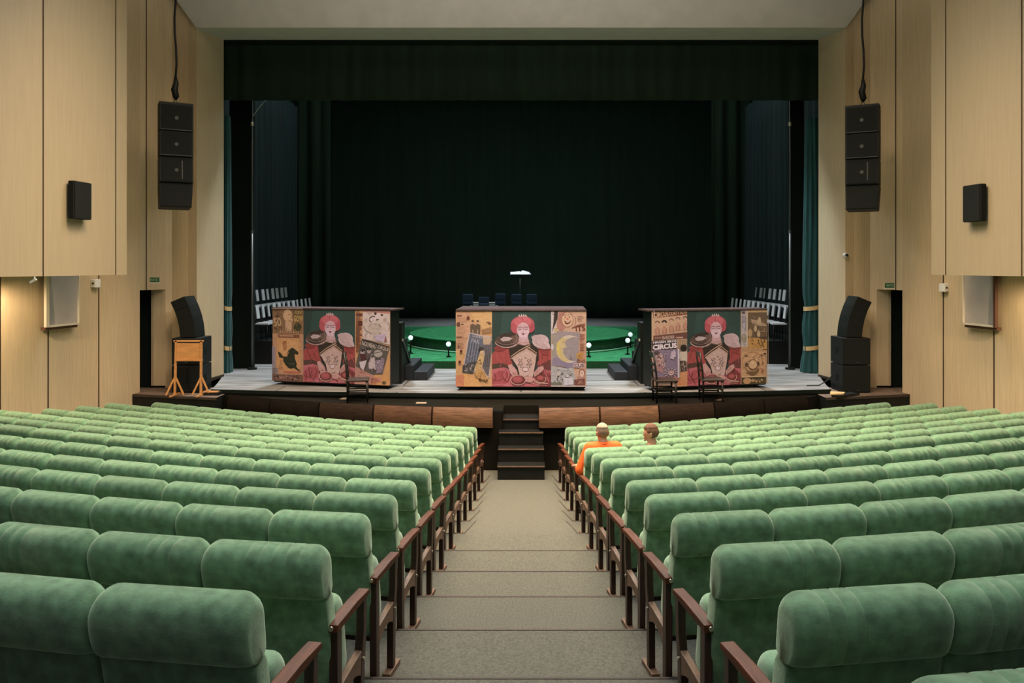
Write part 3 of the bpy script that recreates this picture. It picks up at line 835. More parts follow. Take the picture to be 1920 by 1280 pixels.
def art_left_L(u0,u1,W,H):      # left cart, left sheet
    a=Art((25,50,463,1165),u0,u1,W,H); a.bg(BE)
    a.rect(25,50,463,450,(150,114,74)); a.squig(30,60,180,430,16,(88,66,44),9,34); a.squig(300,60,460,430,14,(70,60,38),9,34)
    a.text('50',95,265,110,130,(214,178,120),6,.02)
    a.poly([(320,80),(455,75),(460,160),(325,170)],(120,96,52)); a.text('GOW',395,205,125,90,(222,190,96),0,.02); a.text('FONT',402,110,100,45,(220,188,120))
    a.poly([(205,250),(300,250),(300,400),(215,400)],(216,176,124)); a.ell(245,160,66,92,(220,180,126)); a.ell(272,225,44,60,(216,174,120))
    a.line([(245,150),(280,140)],8,(120,86,52)); a.line([(285,130),(306,136)],8,(120,86,52)); a.line([(258,242),(300,248)],10,(110,70,44)); a.line([(296,150),(308,200),(290,206)],6,(150,110,70))
    for k in range(9): a.poly([(120+k*32,430),(136+k*32,330+20*(k%3)),(150+k*32,430)],(206,164,106)); a.line([(136+k*32,345+20*(k%3)),(128+k*32,430)],6,(96,70,44))
    a.ell(385,330,55,50,(52,60,34)); a.squig(320,270,460,400,8,(110,110,60),7,24)
    a.rect(30,440,460,1165,(198,150,100)); a.rect(110,450,415,500,(136,84,52)); a.bars(130,465,390,1,(212,170,120),14)
    a.rect(25,640,70,960,(150,140,136)); a.rect(95,510,425,1010,(214,158,92)); a.ell(260,650,140,120,(220,168,100))
    # rider and black horse
    a.ell(200,585,34,30,(176,112,66)); a.poly([(170,610),(240,615),(235,690),(190,700)],(188,128,76)); a.line([(190,560),(230,560)],10,(120,72,42))
    HK=(36,42,26)
    a.poly([(110,710),(150,740),(185,790),(180,812),(130,808),(115,760)],HK)
    a.poly([(180,790),(245,785),(262,700),(290,660),(315,648),(345,668),(398,715),(398,752),(372,756),(345,742),(352,820),(378,900),(360,950),(300,970),(255,960),(215,915),(185,860)],HK)
    a.poly([(300,940),(350,900),(385,960),(428,1008),(405,1006),(350,970)],HK); a.poly([(230,900),(300,900),(330,950),(290,975),(250,950)],(28,34,20))
    a.line([(250,790),(240,730),(270,680)],8,(60,60,34)); a.ring(300,880,40,20,6,(110,110,70),0,160,8); a.ell(345,696,5,6,(150,120,60))
    a.rect(195,1012,425,1040,(196,108,76)); a.rect(25,960,110,1060,(150,134,120)); a.bars(30,970,105,5,(86,74,66),8,18)
    a.rect(25,1060,463,1165,(120,84,62)); a.squig(30,1060,460,1160,22,(200,150,120),9,34); a.squig(30,1060,460,1160,16,(60,40,30),9,30)
    a.squig(100,820,200,1000,7,(150,100,60),6,24); a.squig(400,480,460,1040,8,(150,90,60),6,20)
    a.rect(25,44,463,58,(226,196,150)); return a
def art_left_R(u0,u1,W,H):
    a=Art((360,50,855,1145),u0,u1,W,H); a.bg((206,164,112)); a.rect(360,50,475,900,(208,158,102)); a.rect(470,50,855,110,(202,140,116))
    a.bars(372,60,465,52,(128,72,50),7,12); a.rect(408,218,466,285,(96,46,36)); a.rect(372,112,468,134,(120,76,56))
    a.poly([(472,90),(850,110),(850,560),(465,480)],(214,198,172))
    G=(112,102,92)
    a.ell(620,200,50,46,(222,206,184)); a.ring(620,190,52,38,14,(78,64,54),170,380,12); a.ell(694,146,52,44,(222,208,188)); a.ell(650,110,18,20,(70,56,48)); a.ell(740,130,18,16,(76,60,50)); a.ell(565,105,22,28,(190,170,146)); a.ell(785,200,26,30,(190,168,144)); a.ell(515,210,22,30,(196,176,150))
    a.poly([(560,250),(690,235),(730,330),(700,430),(560,410),(540,310)],(200,186,158)); a.ring(640,330,90,70,4,G,200,380,10); a.line([(480,300),(520,360),(600,410)],8,(86,78,68)); a.line([(700,260),(730,310)],9,(90,80,72)); a.ring(820,300,26,60,7,G,250,420,8)
    a.squig(480,240,850,480,14,(150,136,120),5,26); a.line([(560,205),(600,235)],9,(90,72,60)); a.line([(660,205),(700,190)],9,(90,72,60)); a.line([(680,450),(720,498)],10,(96,86,84)); a.poly([(790,430),(800,430),(815,520),(775,520)],(150,100,84)); a.poly([(640,430),(800,400),(770,520),(660,500)],(196,178,184))
    a.line([(520,380),(515,490)],5,(170,150,130)); a.line([(620,410),(618,495)],5,(170,150,130)); a.line([(604,180),(612,180)],4,BR); a.line([(628,182),(636,182)],4,BR); a.line([(614,212),(628,212)],4,(150,70,60))
    # dark tilted sheet
    a.poly([(462,480),(852,585),(740,1000),(640,1020),(380,930),(372,870)],(92,88,76)); a.poly([(462,480),(852,585),(842,640),(455,545)],(62,58,50))
    a.text('NOUVEAU',562,565,205,62,(206,190,160),-15,.015); a.text('CIRQUE',762,612,160,56,(206,190,160),-15,.015)
    a.ell(470,670,34,46,(190,176,160)); a.ell(470,645,36,26,(40,40,34)); a.ell(560,650,30,40,(180,164,146)); a.ell(556,628,34,20,(44,42,36)); a.poly([(430,700),(520,700),(530,790),(450,810)],(84,44,44)); a.poly([(425,820),(530,790),(505,900),(490,950),(440,900)],(214,204,188))
    a.poly([(590,760),(640,740),(660,930),(560,910),(555,830)],(200,186,168)); a.ell(690,690,60,52,(176,170,146)); a.line([(620,690),(740,660)],9,(62,54,50)); a.poly([(660,790),(780,770),(750,960),(660,980)],(150,130,136)); a.line([(590,700),(520,850),(490,940)],9,(52,48,42))
    a.squig(560,680,800,960,18,(214,200,184),5,26); a.squig(560,700,800,960,12,(70,62,60),5,24); a.squig(400,600,600,700,8,(150,136,120),5,22)
    a.poly([(372,880),(480,940),(640,1010),(740,1000),(700,1145),(360,1145)],(190,140,112)); a.squig(380,880,560,1130,16,(112,70,56),6,26)
    a.poly([(640,1000),(780,990),(860,640),(860,1145),(600,1145)],(214,160,88)); a.rect(630,1035,740,1100,(204,140,112)); a.bars(600,1045,730,6,(150,76,60),8,16); a.ell(778,1110,28,26,(92,82,52)); a.ell(835,880,10,100,(220,172,90)); return a
def art_centre_L(u0,u1,W,H):
    a=Art((42,62,550,1165),u0,u1,W,H); a.bg((212,166,100)); a.rect(42,62,250,640,(208,164,116)); a.poly([(250,100),(550,90),(550,330),(400,340)],(220,178,108))
    a.bars(50,84,540,1,(160,112,66),12); a.bars(60,135,160,1,(110,66,44),22); a.bars(60,170,220,5,(170,116,74),5,16); a.bars(60,300,230,12,(176,126,84),5,20)
    a.ell(215,180,24,32,(120,62,44)); a.ell(212,150,8,14,(140,80,50)); a.ell(78,270,28,34,(110,74,54)); a.rect(118,262,150,274,(60,40,30)); a.rect(50,445,130,465,(120,84,56)); a.bars(50,540,165,5,(160,110,72),6,18); a.rect(76,575,90,612,(80,50,40))
    a.poly([(400,345),(545,305),(548,395),(410,410)],(164,124,76)); a.ell(515,255,26,14,(130,90,56)); a.bars(470,232,530,1,(110,80,50),10)
    # two standing figures
    for cx in (280,350): a.ell(cx,240,24,30,(206,166,120)); a.poly([(cx-36,280),(cx-10,262),(cx+12,262),(cx+40,285),(cx+34,410),(cx-34,410)],(110,92,68)); a.ell(cx,222,20,14,(96,72,50)); a.line([(cx-24,300),(cx+20,340)],5,(70,60,46)); a.line([(cx,345),(cx,410)],8,(206,176,140))
    # tilted sheet
    a.poly([(225,385),(430,425),(550,440),(550,640),(520,1040),(490,1040),(290,965),(128,962),(150,870),(160,780)],(196,178,150))
    a.poly([(240,400),(420,445),(470,580),(400,640),(360,740),(310,880),(270,980),(135,955),(165,830)],(100,106,112)); a.poly([(430,560),(545,450),(548,640),(500,1030),(440,940),(410,860),(450,700)],(104,100,96)); a.poly([(420,450),(550,470),(520,560),(430,560)],(196,172,130))
    a.text('CORAN',345,440,140,45,(190,186,176),-12,.01); a.text('PAK',320,510,120,60,(170,170,166),-12,.01)
    for k in range(9): a.line([(236+k*18,520+k*4),(190+k*18,800+k*6)],7,(146,150,152) if k%2 else (62,70,80))
    a.poly([(140,860),(320,800),(330,860),(280,980),(135,960)],(64,64,60)); a.squig(150,830,330,970,18,(180,172,150),6,22); a.squig(180,640,350,820,12,(160,160,152),5,20)
    for k in range(6): a.line([(480+k*12,600),(450+k*14,860)],5,(150,140,126) if k%2 else (76,72,70))
    a.poly([(390,650),(430,640),(440,760),(410,900),(330,1000),(300,920),(340,800)],(208,176,110)); a.ell(412,660,20,26,(214,188,140)); a.ell(400,620,40,30,(70,66,56)); a.squig(310,760,430,1000,14,(120,100,60),6,22)
    a.poly([(380,900),(430,930),(490,1040),(470,1085),(340,1040),(310,960)],(204,158,86)); a.squig(320,940,490,1080,10,(110,76,40),6,22)
    for cx,cy in ((118,655),(98,812)): a.ell(cx,cy,20,24,(92,44,34)); a.line([(cx+15,cy+20),(cx+50,cy+70)],4,(140,96,60))
    a.rect(42,1000,160,1165,(206,134,84)); a.poly([(160,985),(360,1060),(400,1165),(160,1165)],(220,168,92)); a.line([(215,1060),(210,1165)],3,(190,130,70)); a.ell(380,1055,24,14,(120,70,40)); a.ell(480,1075,16,14,(110,60,40)); return a
def art_centre_R(u0,u1,W,H):
    a=Art((482,80,990,1185),u0,u1,W,H); a.bg((206,170,128)); a.poly([(482,80),(600,85),(560,300),(520,420),(482,420)],(206,196,180)); a.poly([(530,90),(585,95),(575,210),(525,330),(500,400),(520,230)],(60,48,40)); a.squig(490,90,600,210,10,(50,40,36),8,22); a.ell(580,370,58,50,(206,182,128)); a.ring(580,365,30,26,6,(150,120,80),0,300,10)
    a.poly([(600,85),(700,85),(640,200),(690,320),(620,420),(560,300)],(182,128,104))
    # laughing face, plain
    a.ell(718,215,82,105,(214,178,132)); a.ring(718,215,84,108,6,(132,80,52),0,360,20); a.ring(680,165,26,24,6,(120,70,46),180,360,8); a.ring(752,160,26,24,6,(120,70,46),180,360,8); a.ell(686,180,8,8,(70,40,30)); a.ell(750,176,8,8,(70,40,30)); a.ell(718,205,17,15,(206,120,84)); a.poly([(672,232),(720,250),(772,226),(750,270),(712,286),(686,270)],(96,44,34)); a.poly([(686,240),(720,254),(760,236),(744,254),(710,262)],(220,196,160)); a.ring(800,230,40,70,6,(150,96,66),-60,60,8); a.ring(650,200,40,80,6,(150,96,66),120,240,8)
    a.bars(860,165,975,4,(150,110,80),6,22); a.text('ITS',905,340,140,80,(122,56,40),6,.03); a.poly([(780,330),(880,285),(975,270),(975,282),(880,300),(790,345)],(140,84,60))
    a.poly([(490,420),(640,380),(900,400),(880,560),(880,820),(800,900),(490,880)],(158,148,136)); a.poly([(520,760),(860,800),(760,925),(500,860)],(140,130,140)); a.poly([(490,440),(560,420),(530,760),(490,780)],(158,152,126)); a.ell(500,610,20,46,(208,200,186))
    # crescent moon
    pts=[]
    for k in range(19):
        t=math.radians(-52-k*(256/18)); pts.append((748+195*math.cos(t),640+200*math.sin(t)))
    inner=[]
    for k in range(19):
        t=math.radians(-308+k*(256/18)); inner.append((800+160*math.cos(t)*1.0+10,640+172*math.sin(t)))
    for k in range(18):
        c_=(206,188,120) if 4<k<14 else (208,196,158)
        a.poly([pts[k],pts[k+1],inner[17-k],inner[18-k]],c_); a.L-=1
    a.L+=1
    a.poly([(650,540),(690,560),(700,600),(650,640),(640,600)],(206,190,130)); a.line([(640,540),(675,552)],7,(130,110,70)); a.poly([(650,580),(712,606),(680,620),(645,612)],(204,188,128)); a.line([(650,640),(700,660),(760,668),(800,650)],5,(186,170,150)); a.poly([(560,560),(600,520),(620,720),(600,740),(570,660)],(214,196,96))
    a.squig(740,720,800,820,5,(110,100,110),5,22)
    for i,(tx,yy,w_,h_) in enumerate((('FON',935,60,30),('SONS',930,80,30))): pass
    a.rect(890,550,975,1180,(200,150,110)); a.bars(895,420,970,8,(170,110,80),8,20); a.ring(940,465,26,30,8,(190,90,70),0,330,10); a.bars(900,560,970,6,(120,70,50),12,24); a.poly([(840,700),(945,680),(945,780),(860,780)],(196,146,72)); a.squig(850,690,940,780,5,(130,90,40),7,20)
    a.text('ONS',912,815,120,56,(140,92,60),0,.03); a.rect(808,842,962,905,(206,196,180)); a.text('CUS',885,874,140,46,(110,58,46),0,.04)
    a.poly([(482,880),(720,920),(800,905),(860,1180),(482,1180)],(176,178,160)); a.squig(500,900,820,1140,26,(96,98,84),6,28); a.squig(500,920,820,1140,12,(216,216,204),8,26); a.ell(590,990,28,34,(190,186,160)); a.poly([(660,1060),(800,1050),(800,1150),(670,1160)],(200,202,190)); a.rect(482,1120,640,1165,(110,116,90))
    a.poly([(860,1050),(900,940),(960,930),(968,1180),(800,1180)],(178,140,112)); a.ell(925,990,34,48,(214,184,150)); a.ring(925,980,38,50,8,(90,60,48),160,380,10); a.ell(925,985,6,8,BR); a.poly([(810,1080),(968,1060),(968,1180),(820,1180)],(120,74,58)); a.squig(820,1060,968,1170,8,(190,140,110),6,22)
    a.rect(482,1165,970,1178,(222,206,180)); return a
def art_right_L(u0,u1,W,H):
    a=Art((72,95,588,1190),u0,u1,W,H); a.bg((206,172,126)); a.poly([(95,95),(588,95),(588,160),(95,205)],(118,66,46)); a.text('CIRCUS',210,152,210,74,(222,190,140),6,.02); a.text('CORTY',402,138,150,52,(222,190,140),5,.015); a.text('ALTH',535,126,100,40,(222,190,140),5,.01)
    for i,(cx,cy,c_) in enumerate(((155,275,(66,44,36)),(255,270,(48,32,28)),(357,245,(120,84,62)),(452,225,(110,76,56)),(560,215,(50,34,30)))):
        a.poly([(cx-40,cy+170),(cx-36,cy+90),(cx-8,cy+50),(cx+14,cy+50),(cx+40,cy+90),(cx+42,cy+160)],(196,146,112)); a.line([(cx-30,cy+100),(cx-14,cy+165)],5,(140,90,66)); a.line([(cx+28,cy+90),(cx+26,cy+165)],6,(110,66,48)); a.ell(cx,cy+16,26,36,(212,172,134)); a.ring(cx,cy-2,28,24,13 if i!=1 else 26,c_,180,370,8); a.line([(cx-8,cy+12),(cx-16,cy+12)],5,BR); a.line([(cx-16,cy+34),(cx-4,cy+34)],4,(130,60,46))
    a.poly([(95,455),(588,410),(588,500),(95,515)],(112,72,58)); a.text('TROUPE',162,487,100,26,(200,166,140),2,.0); a.text('BANDER',315,482,175,46,(214,186,160),2,.01); a.bars(425,478,575,1,(196,160,134),18)
    a.poly([(75,525),(440,515),(440,650),(75,665)],(58,52,52)); a.text('HAGEN BROS',262,543,340,36,(222,214,200),3,.03); a.text('CIRCUS',262,610,350,74,(232,222,206),4,.05)
    a.rect(455,520,588,1190,(150,130,100)); a.text('AILEY',522,560,120,60,(196,156,100),0,.03); a.ell(535,640,48,52,(36,30,26)); a.poly([(480,690),(588,690),(588,830),(500,850),(470,760)],(206,196,158)); a.poly([(480,820),(560,820),(588,980),(500,990)],(80,64,52)); a.squig(480,820,588,1000,12,(190,168,140),7,22); a.poly([(470,990),(588,970),(588,1190),(420,1190)],(210,150,92)); a.squig(430,1080,580,1180,8,(214,120,60),8,24)
    a.poly([(85,665),(440,650),(462,1060),(110,1060)],(136,122,132)); a.ell(180,790,62,88,(196,164,142)); a.ell(140,700,44,30,(90,72,70)); a.line([(105,715),(185,705)],12,(70,56,54)); a.ring(180,800,40,56,8,(96,66,58),0,330,12); a.ell(175,820,17,14,(190,110,90)); a.ell(165,775,8,10,(50,36,34)); a.ell(196,775,8,10,(50,36,34)); a.ell(180,920,30,30,(200,166,146)); a.poly([(110,850),(260,840),(230,990),(150,960)],(176,134,120)); a.squig(110,690,300,980,20,(206,178,160),7,30); a.squig(110,690,300,980,12,(84,60,58),6,26)
    a.poly([(330,780),(350,690),(400,660),(420,720),(380,800)],(196,180,178)); a.squig(320,660,430,820,10,(214,202,196),7,26)
    for k in range(22):
        an=2*math.pi*k/22; a.line([(345+48*math.cos(an),990+40*math.sin(an)),(345+110*math.cos(an),990+72*math.sin(an))],8,(206,188,176) if k%2 else (110,88,92))
    a.ell(345,985,44,42,(206,176,158)); a.ring(345,985,46,44,6,(80,56,54)); a.ring(345,975,24,24,6,(110,74,66),0,330,8); a.rect(440,650,466,1060,(204,196,190)); a.rect(95,95,104,205,(226,206,170)); a.poly([(110,1040),(440,1050),(440,1110),(110,1110)],(190,120,96)); return a
def art_right_R(u0,u1,W,H):
    a=Art((497,85,893,1140),u0,u1,W,H); a.bg((196,158,104)); a.rect(505,90,600,610,(190,180,164)); a.bars(515,115,575,1,(90,80,72),34); a.poly([(512,170),(580,190),(580,400),(512,330)],(150,144,140)); a.squig(512,180,580,400,12,(206,200,190),7,24); a.rect(580,95,600,620,(206,190,150)); a.ell(545,490,40,60,(150,144,112)); a.squig(510,420,580,600,8,(200,190,160),6,22)
    a.rect(600,95,893,150,(206,170,112)); a.rect(605,130,885,480,(112,92,64)); a.poly([(640,220),(760,250),(870,300),(880,330),(760,320),(660,280)],(186,160,116)); a.poly([(780,190),(800,240),(790,320),(750,290),(740,240)],(206,180,130)); a.ell(714,355,20,50,(216,190,134)); a.ell(762,430,24,48,(214,186,130)); a.ell(635,420,30,60,(190,160,104)); a.squig(610,150,880,480,18,(160,134,92),6,30); a.line([(700,400),(730,480)],6,(60,46,34)); a.poly([(770,480),(885,470),(885,525),(800,530)],(92,66,54)); a.line([(760,400),(880,410)],10,(170,140,96))
    a.poly([(610,480),(885,520),(885,650),(600,650)],(198,150,74)); a.squig(610,490,880,640,14,(120,88,44),6,26); a.line([(750,520),(800,640)],8,(90,62,36)); a.line([(790,510),(840,620)],8,(90,62,36)); a.rect(520,640,820,680,(190,150,96))
    a.rect(500,680,860,1035,(206,164,106)); a.ring(665,820,150,130,9,(160,116,70),150,390,16); a.squig(510,690,860,1020,34,(140,100,60),6,30); a.squig(510,700,860,1020,14,(226,196,140),8,30); a.ell(668,860,66,62,(214,176,118)); a.ring(668,862,68,66,9,(120,86,50)); a.ell(660,840,24,18,(222,190,130)); a.poly([(548,900),(600,960),(700,960),(760,905),(740,980),(670,1012),(600,990)],(120,90,52)); a.ell(570,860,22,24,(96,66,44)); a.ell(745,850,22,24,(96,66,44)); a.ell(845,715,22,12,(64,44,32)); a.squig(760,900,860,1020,8,(200,120,70),6,24)
    a.rect(497,1035,860,1140,(70,62,34)); a.ell(580,1090,60,44,(196,150,92)); a.squig(520,1045,850,1130,16,(206,166,104),9,28); a.rect(497,1028,860,1040,(222,190,130)); a.line([(893,85),(893,1140)],8,(226,200,150)); return a

def cart(label, L, Rr, fr, arts, rim):
    # L, Rr : plan points of the front-bottom corners
    ax=Vector((Rr[0]-L[0],Rr[1]-L[1])); W=ax.length; ang=math.atan2(ax.y,ax.x)
    zb=E-2.445-SZ; zt=E-.885-SZ; H=zt-zb; D=.9 if rim=='' else .46
    t=thing('poster_cart',label,'cart',(L[0],L[1],SZ),ang,'wheeled poster carts on the stage')
    b=MB(); b.box2((0,0,zb),(W,D,zt-.02),BLACKP); b.build('body',t,.004)
    b=MB(); b.box2((-.10 if rim=='l' else 0,-.02,zt-.02),(W+(.10 if rim=='r' else 0),D+(.04 if rim else .5),zt+.015),MAUVE); b.build('top',t,.006)
    cuts=[0,fr[0]*W,fr[1]*W,W]
    for i,fn in enumerate(arts):
        a=fn(cuts[i],cuts[i+1],W,H)
        a.mb.box2((cuts[i],-.0015,0),(cuts[i+1],0,H),BLACKP)
        o=a.mb.build('poster_panel',t); o.location=(0,0,zb)
        o['label']=('circus collage poster sheet','portrait poster of a crowned red-haired figure','circus collage poster sheet')[i]
    for x in (.22,W-.22):
        for y in (.12,D-.12):
            c=MB(); c.cyl((x,y,.04),.04,.03,BLACKP,16,'x'); w=c.build('caster',t)
            c=MB(); c.prism([(x-.03,.045),(x+.03,.045),(x+.04,zb),(x-.04,zb)],'y',y-.03,y+.03,GREY); c.build('caster_fork',w)
    f=MB(); f.box2((.02,.03,zb-.03),(W-.02,.07,zb),BLACKP); f.box2((.02,D-.07,zb-.03),(W-.02,D-.03,zb),BLACKP); f.build('under_frame',t)
    return t
cart('wheeled poster cart on the left of the stage, black horse on its left sheet',(-5.34,17.20),(-2.70,16.52),(.27,.71),(art_left_L,portrait,art_left_R),'r')
cart('wheeled poster cart in the centre of the stage with a crescent moon',(-1.335,16.38),(1.33,16.30),(.278,.73),(art_centre_L,portrait,art_centre_R),'')
cart('wheeled poster cart on the right of the stage lettered with circus names',(2.645,16.22),(5.16,16.78),(.30,.765),(art_right_L,portrait,art_right_R),'l')

# stairs behind the outer carts and low step blocks
for sd,nm in ((-1,'left'),(1,'right')):
    t=thing('cart_stairs','black stairs leading up behind the %s poster cart'%nm,'stairs',(sd*2.58,17.30,SZ),0,'black stairs behind the carts')
    for i,(y0,dz) in enumerate(((0,1.32),(.45,.91),(.90,.58))):
        b=MB(); b.box2((0,y0,0),(sd*.9,y0+.45,dz),BLACKP); st=b.build('step',t,.006)
    b=MB(); b.bar((-sd*.02,0,.95),(-sd*.02,1.5,.12),.03,.06,GREY); b.build('stringer',t)
    t=thing('step_block','low navy black two-step block beside the %s poster cart'%nm,'steps',(sd*2.40,17.85,SZ),0,'low step blocks')
    b=MB(); b.box2((0,0,0),(sd*.26,1.5,.33),STEPM); b.build('upper_step',t,.01)
    b=MB(); b.box2((-sd*.31,0,0),(0,1.5,.19),STEPM); b.build('lower_step',t,.01)
for px,nm in ((743,'left'),(1302,'right')): pass
for x,nm in ((-2.66,'left'),(2.6,'right')):
    pass

# dark chairs in front of the carts
def dark_chair(x,y,z,rz,label):
    t=thing('wooden_chair',label,'chair',(x,y,z),rz,'dark chairs at the front edge of the stage')
    b=MB(); b.box((0,0,.435),(.44,.43,.04),DSEAT); b.build('seat',t,.012)
    for sx in (-1,1):
        for sy in (-1,1):
            b=MB()
            if sx<0: b.tube([(-.19,sy*.18,.0),(-.19,sy*.18,.42),(-.215,sy*.18,.68),(-.255,sy*.18,.98)],[.017,.02,.019,.016],DCHAIR,8)
            else: b.tube([(.19,sy*.18,0),(.18,sy*.18,.42)],[.015,.021],DCHAIR,8)
            b.build('leg',t)
    b=MB(); b.bar((-.248,-.18,.93),(-.248,.18,.93),.03,.08,DCHAIR); b.bar((-.225,-.18,.74),(-.225,.18,.74),.025,.05,DCHAIR); b.bar((-.21,-.18,.62),(-.21,.18,.62),.025,.04,DCHAIR); b.build('backrest',t)
    b=MB()
    for sy in (-1,1): b.bar((-.19,sy*.18,.18),(.19,sy*.18,.18),.02,.025,DCHAIR); b.bar((-.19,sy*.18,.28),(.19,sy*.18,.28),.02,.025,DCHAIR)
    for sx in (-1,1): b.bar((sx*.19,-.18,.23),(sx*.19,.18,.23),.02,.025,DCHAIR)
    b.build('stretcher',t)
dark_chair((671-CX)/F*15.75,15.75,PZ,.15,'dark wooden chair in front of the left poster cart')
dark_chair((1246-CX)/F*15.7,15.7,PZ,.05,'dark wooden chair at the left end of the right poster cart')
dark_chair((1333-CX)/F*15.8,15.8,PZ,.0,'dark wooden chair in front of the middle of the right poster cart')
# scraps on the pit cover
SCR=mat('paper_scrap',(.35,.27,.2,1),.8)
for i,(px,py,w,h,l) in enumerate(((790,756,.2,.12,'pale scrap lying on the dark pit cover, left of centre'),(560,742,.14,.2,'brown scrap lying on the dark pit cover in front of the left cart'),(1350,750,.16,.1,'pale scrap lying on the dark pit cover in front of the right cart'),(646,748,.16,.14,'small grey scrap on the pit cover near the left chair'))):
    d=2.65*F/(py-HY); b=MB(); b.box(((px-CX)/F*d,d,PZ+.008),(w,h,.014),SCR,Matrix.Rotation(i*.4,4,'Z')); tag(b.build('paper_scrap'),l,'scrap')

# riser, navy chairs, table, music stand at the back
b=MB(); b.box2((-2.6,31.7,SZ),(1.6,35.2,SZ+.55),BLACKM); tag(b.build('orchestra_riser'),'black riser carrying the navy chairs behind the podium','platform')
RZ=SZ+.55
for i,(px,py,d) in enumerate(((877,551,32.2),(907,556,32.1),(938,550,32.4),(968.5,551,32.2),(997,551,32.3))):
    x=(px-CX)/F*d; zt=E-(py-HY)/F*d; h=zt-RZ
    t=thing('navy_chair','navy upholstered chair behind the centre cart, %s from the left'%('first second third fourth fifth'.split()[i]),'chair',(x,d,RZ),0,'navy chairs behind the centre cart')
    b=MB(); rounded_sweep(b,.42,.26,.05,.02,NAVY,Matrix.Translation((0,0,h-.14)),rend=.04); rounded_sweep(b,.42,.12,.05,.02,NAVY,Matrix.Translation((0,.0,h-.36)),rend=.03); b.build('backrest',t)
    b=MB(); rounded_sweep(b,.42,.40,.06,.025,NAVY,lean(.24,.46,90),rend=.03); b.build('seat',t)
    for sx in (-1,1):
        b=MB(); b.tube([(sx*.19,0,0),(sx*.19,.0,h-.05)],.012,GREY,6); b.build('leg',t); b=MB(); b.tube([(sx*.19,.40,0),(sx*.19,.40,.44)],.012,GREY,6); b.build('leg',t)
for px,l in ((892,'left'),(924,'right')):
    d=33.6; x=(px-CX)/F*d
    t=thing('small_table','small white table between the navy chairs, the %s one'%l,'table',(x,d,RZ),0,'small white tables')
    zt=E-(566.5-HY)/F*d-RZ
    b=MB(); b.box((0,0,zt-.02),(.46,.4,.04),WHITE); b.box((0,-.19,zt-.1),(.44,.02,.16),WHITE); b.build('top',t)
    for sx in (-1,1):
        for sy in (-1,1): b=MB(); b.tube([(sx*.19,sy*.16,0),(sx*.19,sy*.16,zt-.03)],.014,GREY,6); b.build('leg',t)
d=33.2; p=P(976,512,d)
t=thing('music_stand','tall black music stand behind the navy chairs','music stand',(p.x,d,RZ))
hz=p.z-RZ
b=MB(); b.box((0,.0,hz-.08),(.80,.06,.03),BLACKP); b.box((0,.12,hz-.02),(.8,.02,.18),BLACKP,Matrix.Rotation(-1.0,4,'X')); b.build('desk',t)
b=MB(); b.tube([(-.02,.03,.1),(-.02,.03,hz-.1)],.014,GREY,8); b.build('pole',t)
for k in range(3):
    a=k*2.094+.5; b=MB(); b.tube([(-.02,.03,.25),(-.02+.35*math.cos(a),.03+.35*math.sin(a),.01)],.012,BLACKP,6); b.build('leg',t)
m=MB(); vs=[];fs=[]
prof=[(-.42,.10),(-.3,.10),(-.15,.115),(-.03,.125),(0,.10),(.06,.15),(.12,.16),(.25,.12),(.36,.09),(.42,.02)]
for (u,v) in prof: vs+= [(p.x+u,d-.03,p.z-.055),(p.x+u,d+.20,p.z-.055+v)]
for k in range(len(prof)-1): fs.append((2*k,2*k+2,2*k+3,2*k+1))
m.add(vs,fs,PAPER,None,False); o=m.build('sheet_music'); so=o.modifiers.new('t','SOLIDIFY'); so.thickness=.01
tag(o,'open white sheet music lying on the music stand','sheet music')
# small chair-like stand in the dark at left of centre
# tiers of light chairs
def tier(sd,nm):
    t=thing('seating_tier','black tiered platform under the light chairs, stage %s'%nm,'platform',(sd*7.3,19.9,SZ),0,'black seating tiers')
    b=MB(); b.box2((-sd*.95,.9,0),(sd*.25,7.2,.60),BLACKP); b.build('lower_step',t)
    b=MB(); b.box2((sd*.25,1.2,0),(sd*1.15,8.2,.92),BLACKP); b.build('upper_step',t)
    proto=None
    def ch(x,y,z,rz,lab):
        nonlocal proto
        if proto is None:
            q=thing('tier_chair',lab,'chair',(x,y,z),rz,'light chairs on the stage tiers')
            b=MB(); b.box((0,0,.44),(.34,.36,.04),LGREY); b.build('seat',q)
            b=MB(); b.box((0,-.17,.74),(.20,.02,.34),LGREY,Matrix.Rotation(.12,4,'X')); b.build('backrest',q)
            for sx in (-1,1):
                b=MB(); b.tube([(sx*.16,-.15,0),(sx*.16,-.15,.44),(sx*.155,-.2,.88)],.011,BLACKP,6); b.build('leg',q)
                b=MB(); b.tube([(sx*.16,.15,0),(sx*.16,.15,.43)],.011,BLACKP,6); b.build('leg',q)
            proto=q; return q
        return dup(proto,(x,y,z),rz,lab)
    rz=-math.pi/2*(-sd) # facing the centre
    rz=math.pi/2 if sd>0 else -math.pi/2
    o_=['nearest','second','third','fourth','fifth','sixth','seventh','eighth','ninth','tenth','eleventh','twelfth']
    for k in range(12): ch(sd*6.75,21.0+k*.475,SZ+.60,rz+random.uniform(-.12,.12),'light chair on the stage %s tier, lower row, %s to the audience'%(nm,o_[k]))
    for k in range(12):
        ch(sd*7.85,21.9+k*.49+random.uniform(-.08,.08),SZ+.92,rz+random.uniform(-.15,.15),'light chair on the stage %s tier, upper row, %s to the audience'%(nm,o_[k]))
tier(-1,'left'); tier(1,'right')
# flight-case like navy boxes under the left tier
b=MB(); b.box2((-6.2,20.9,SZ),(-5.6,22.2,SZ+.42),STEPM); b.box2((-6.2,20.9,SZ+.42),(-5.75,21.9,SZ+.62),STEPM); tag(b.build('equipment_case'),'dark navy equipment case on the stage floor below the left tier','case')

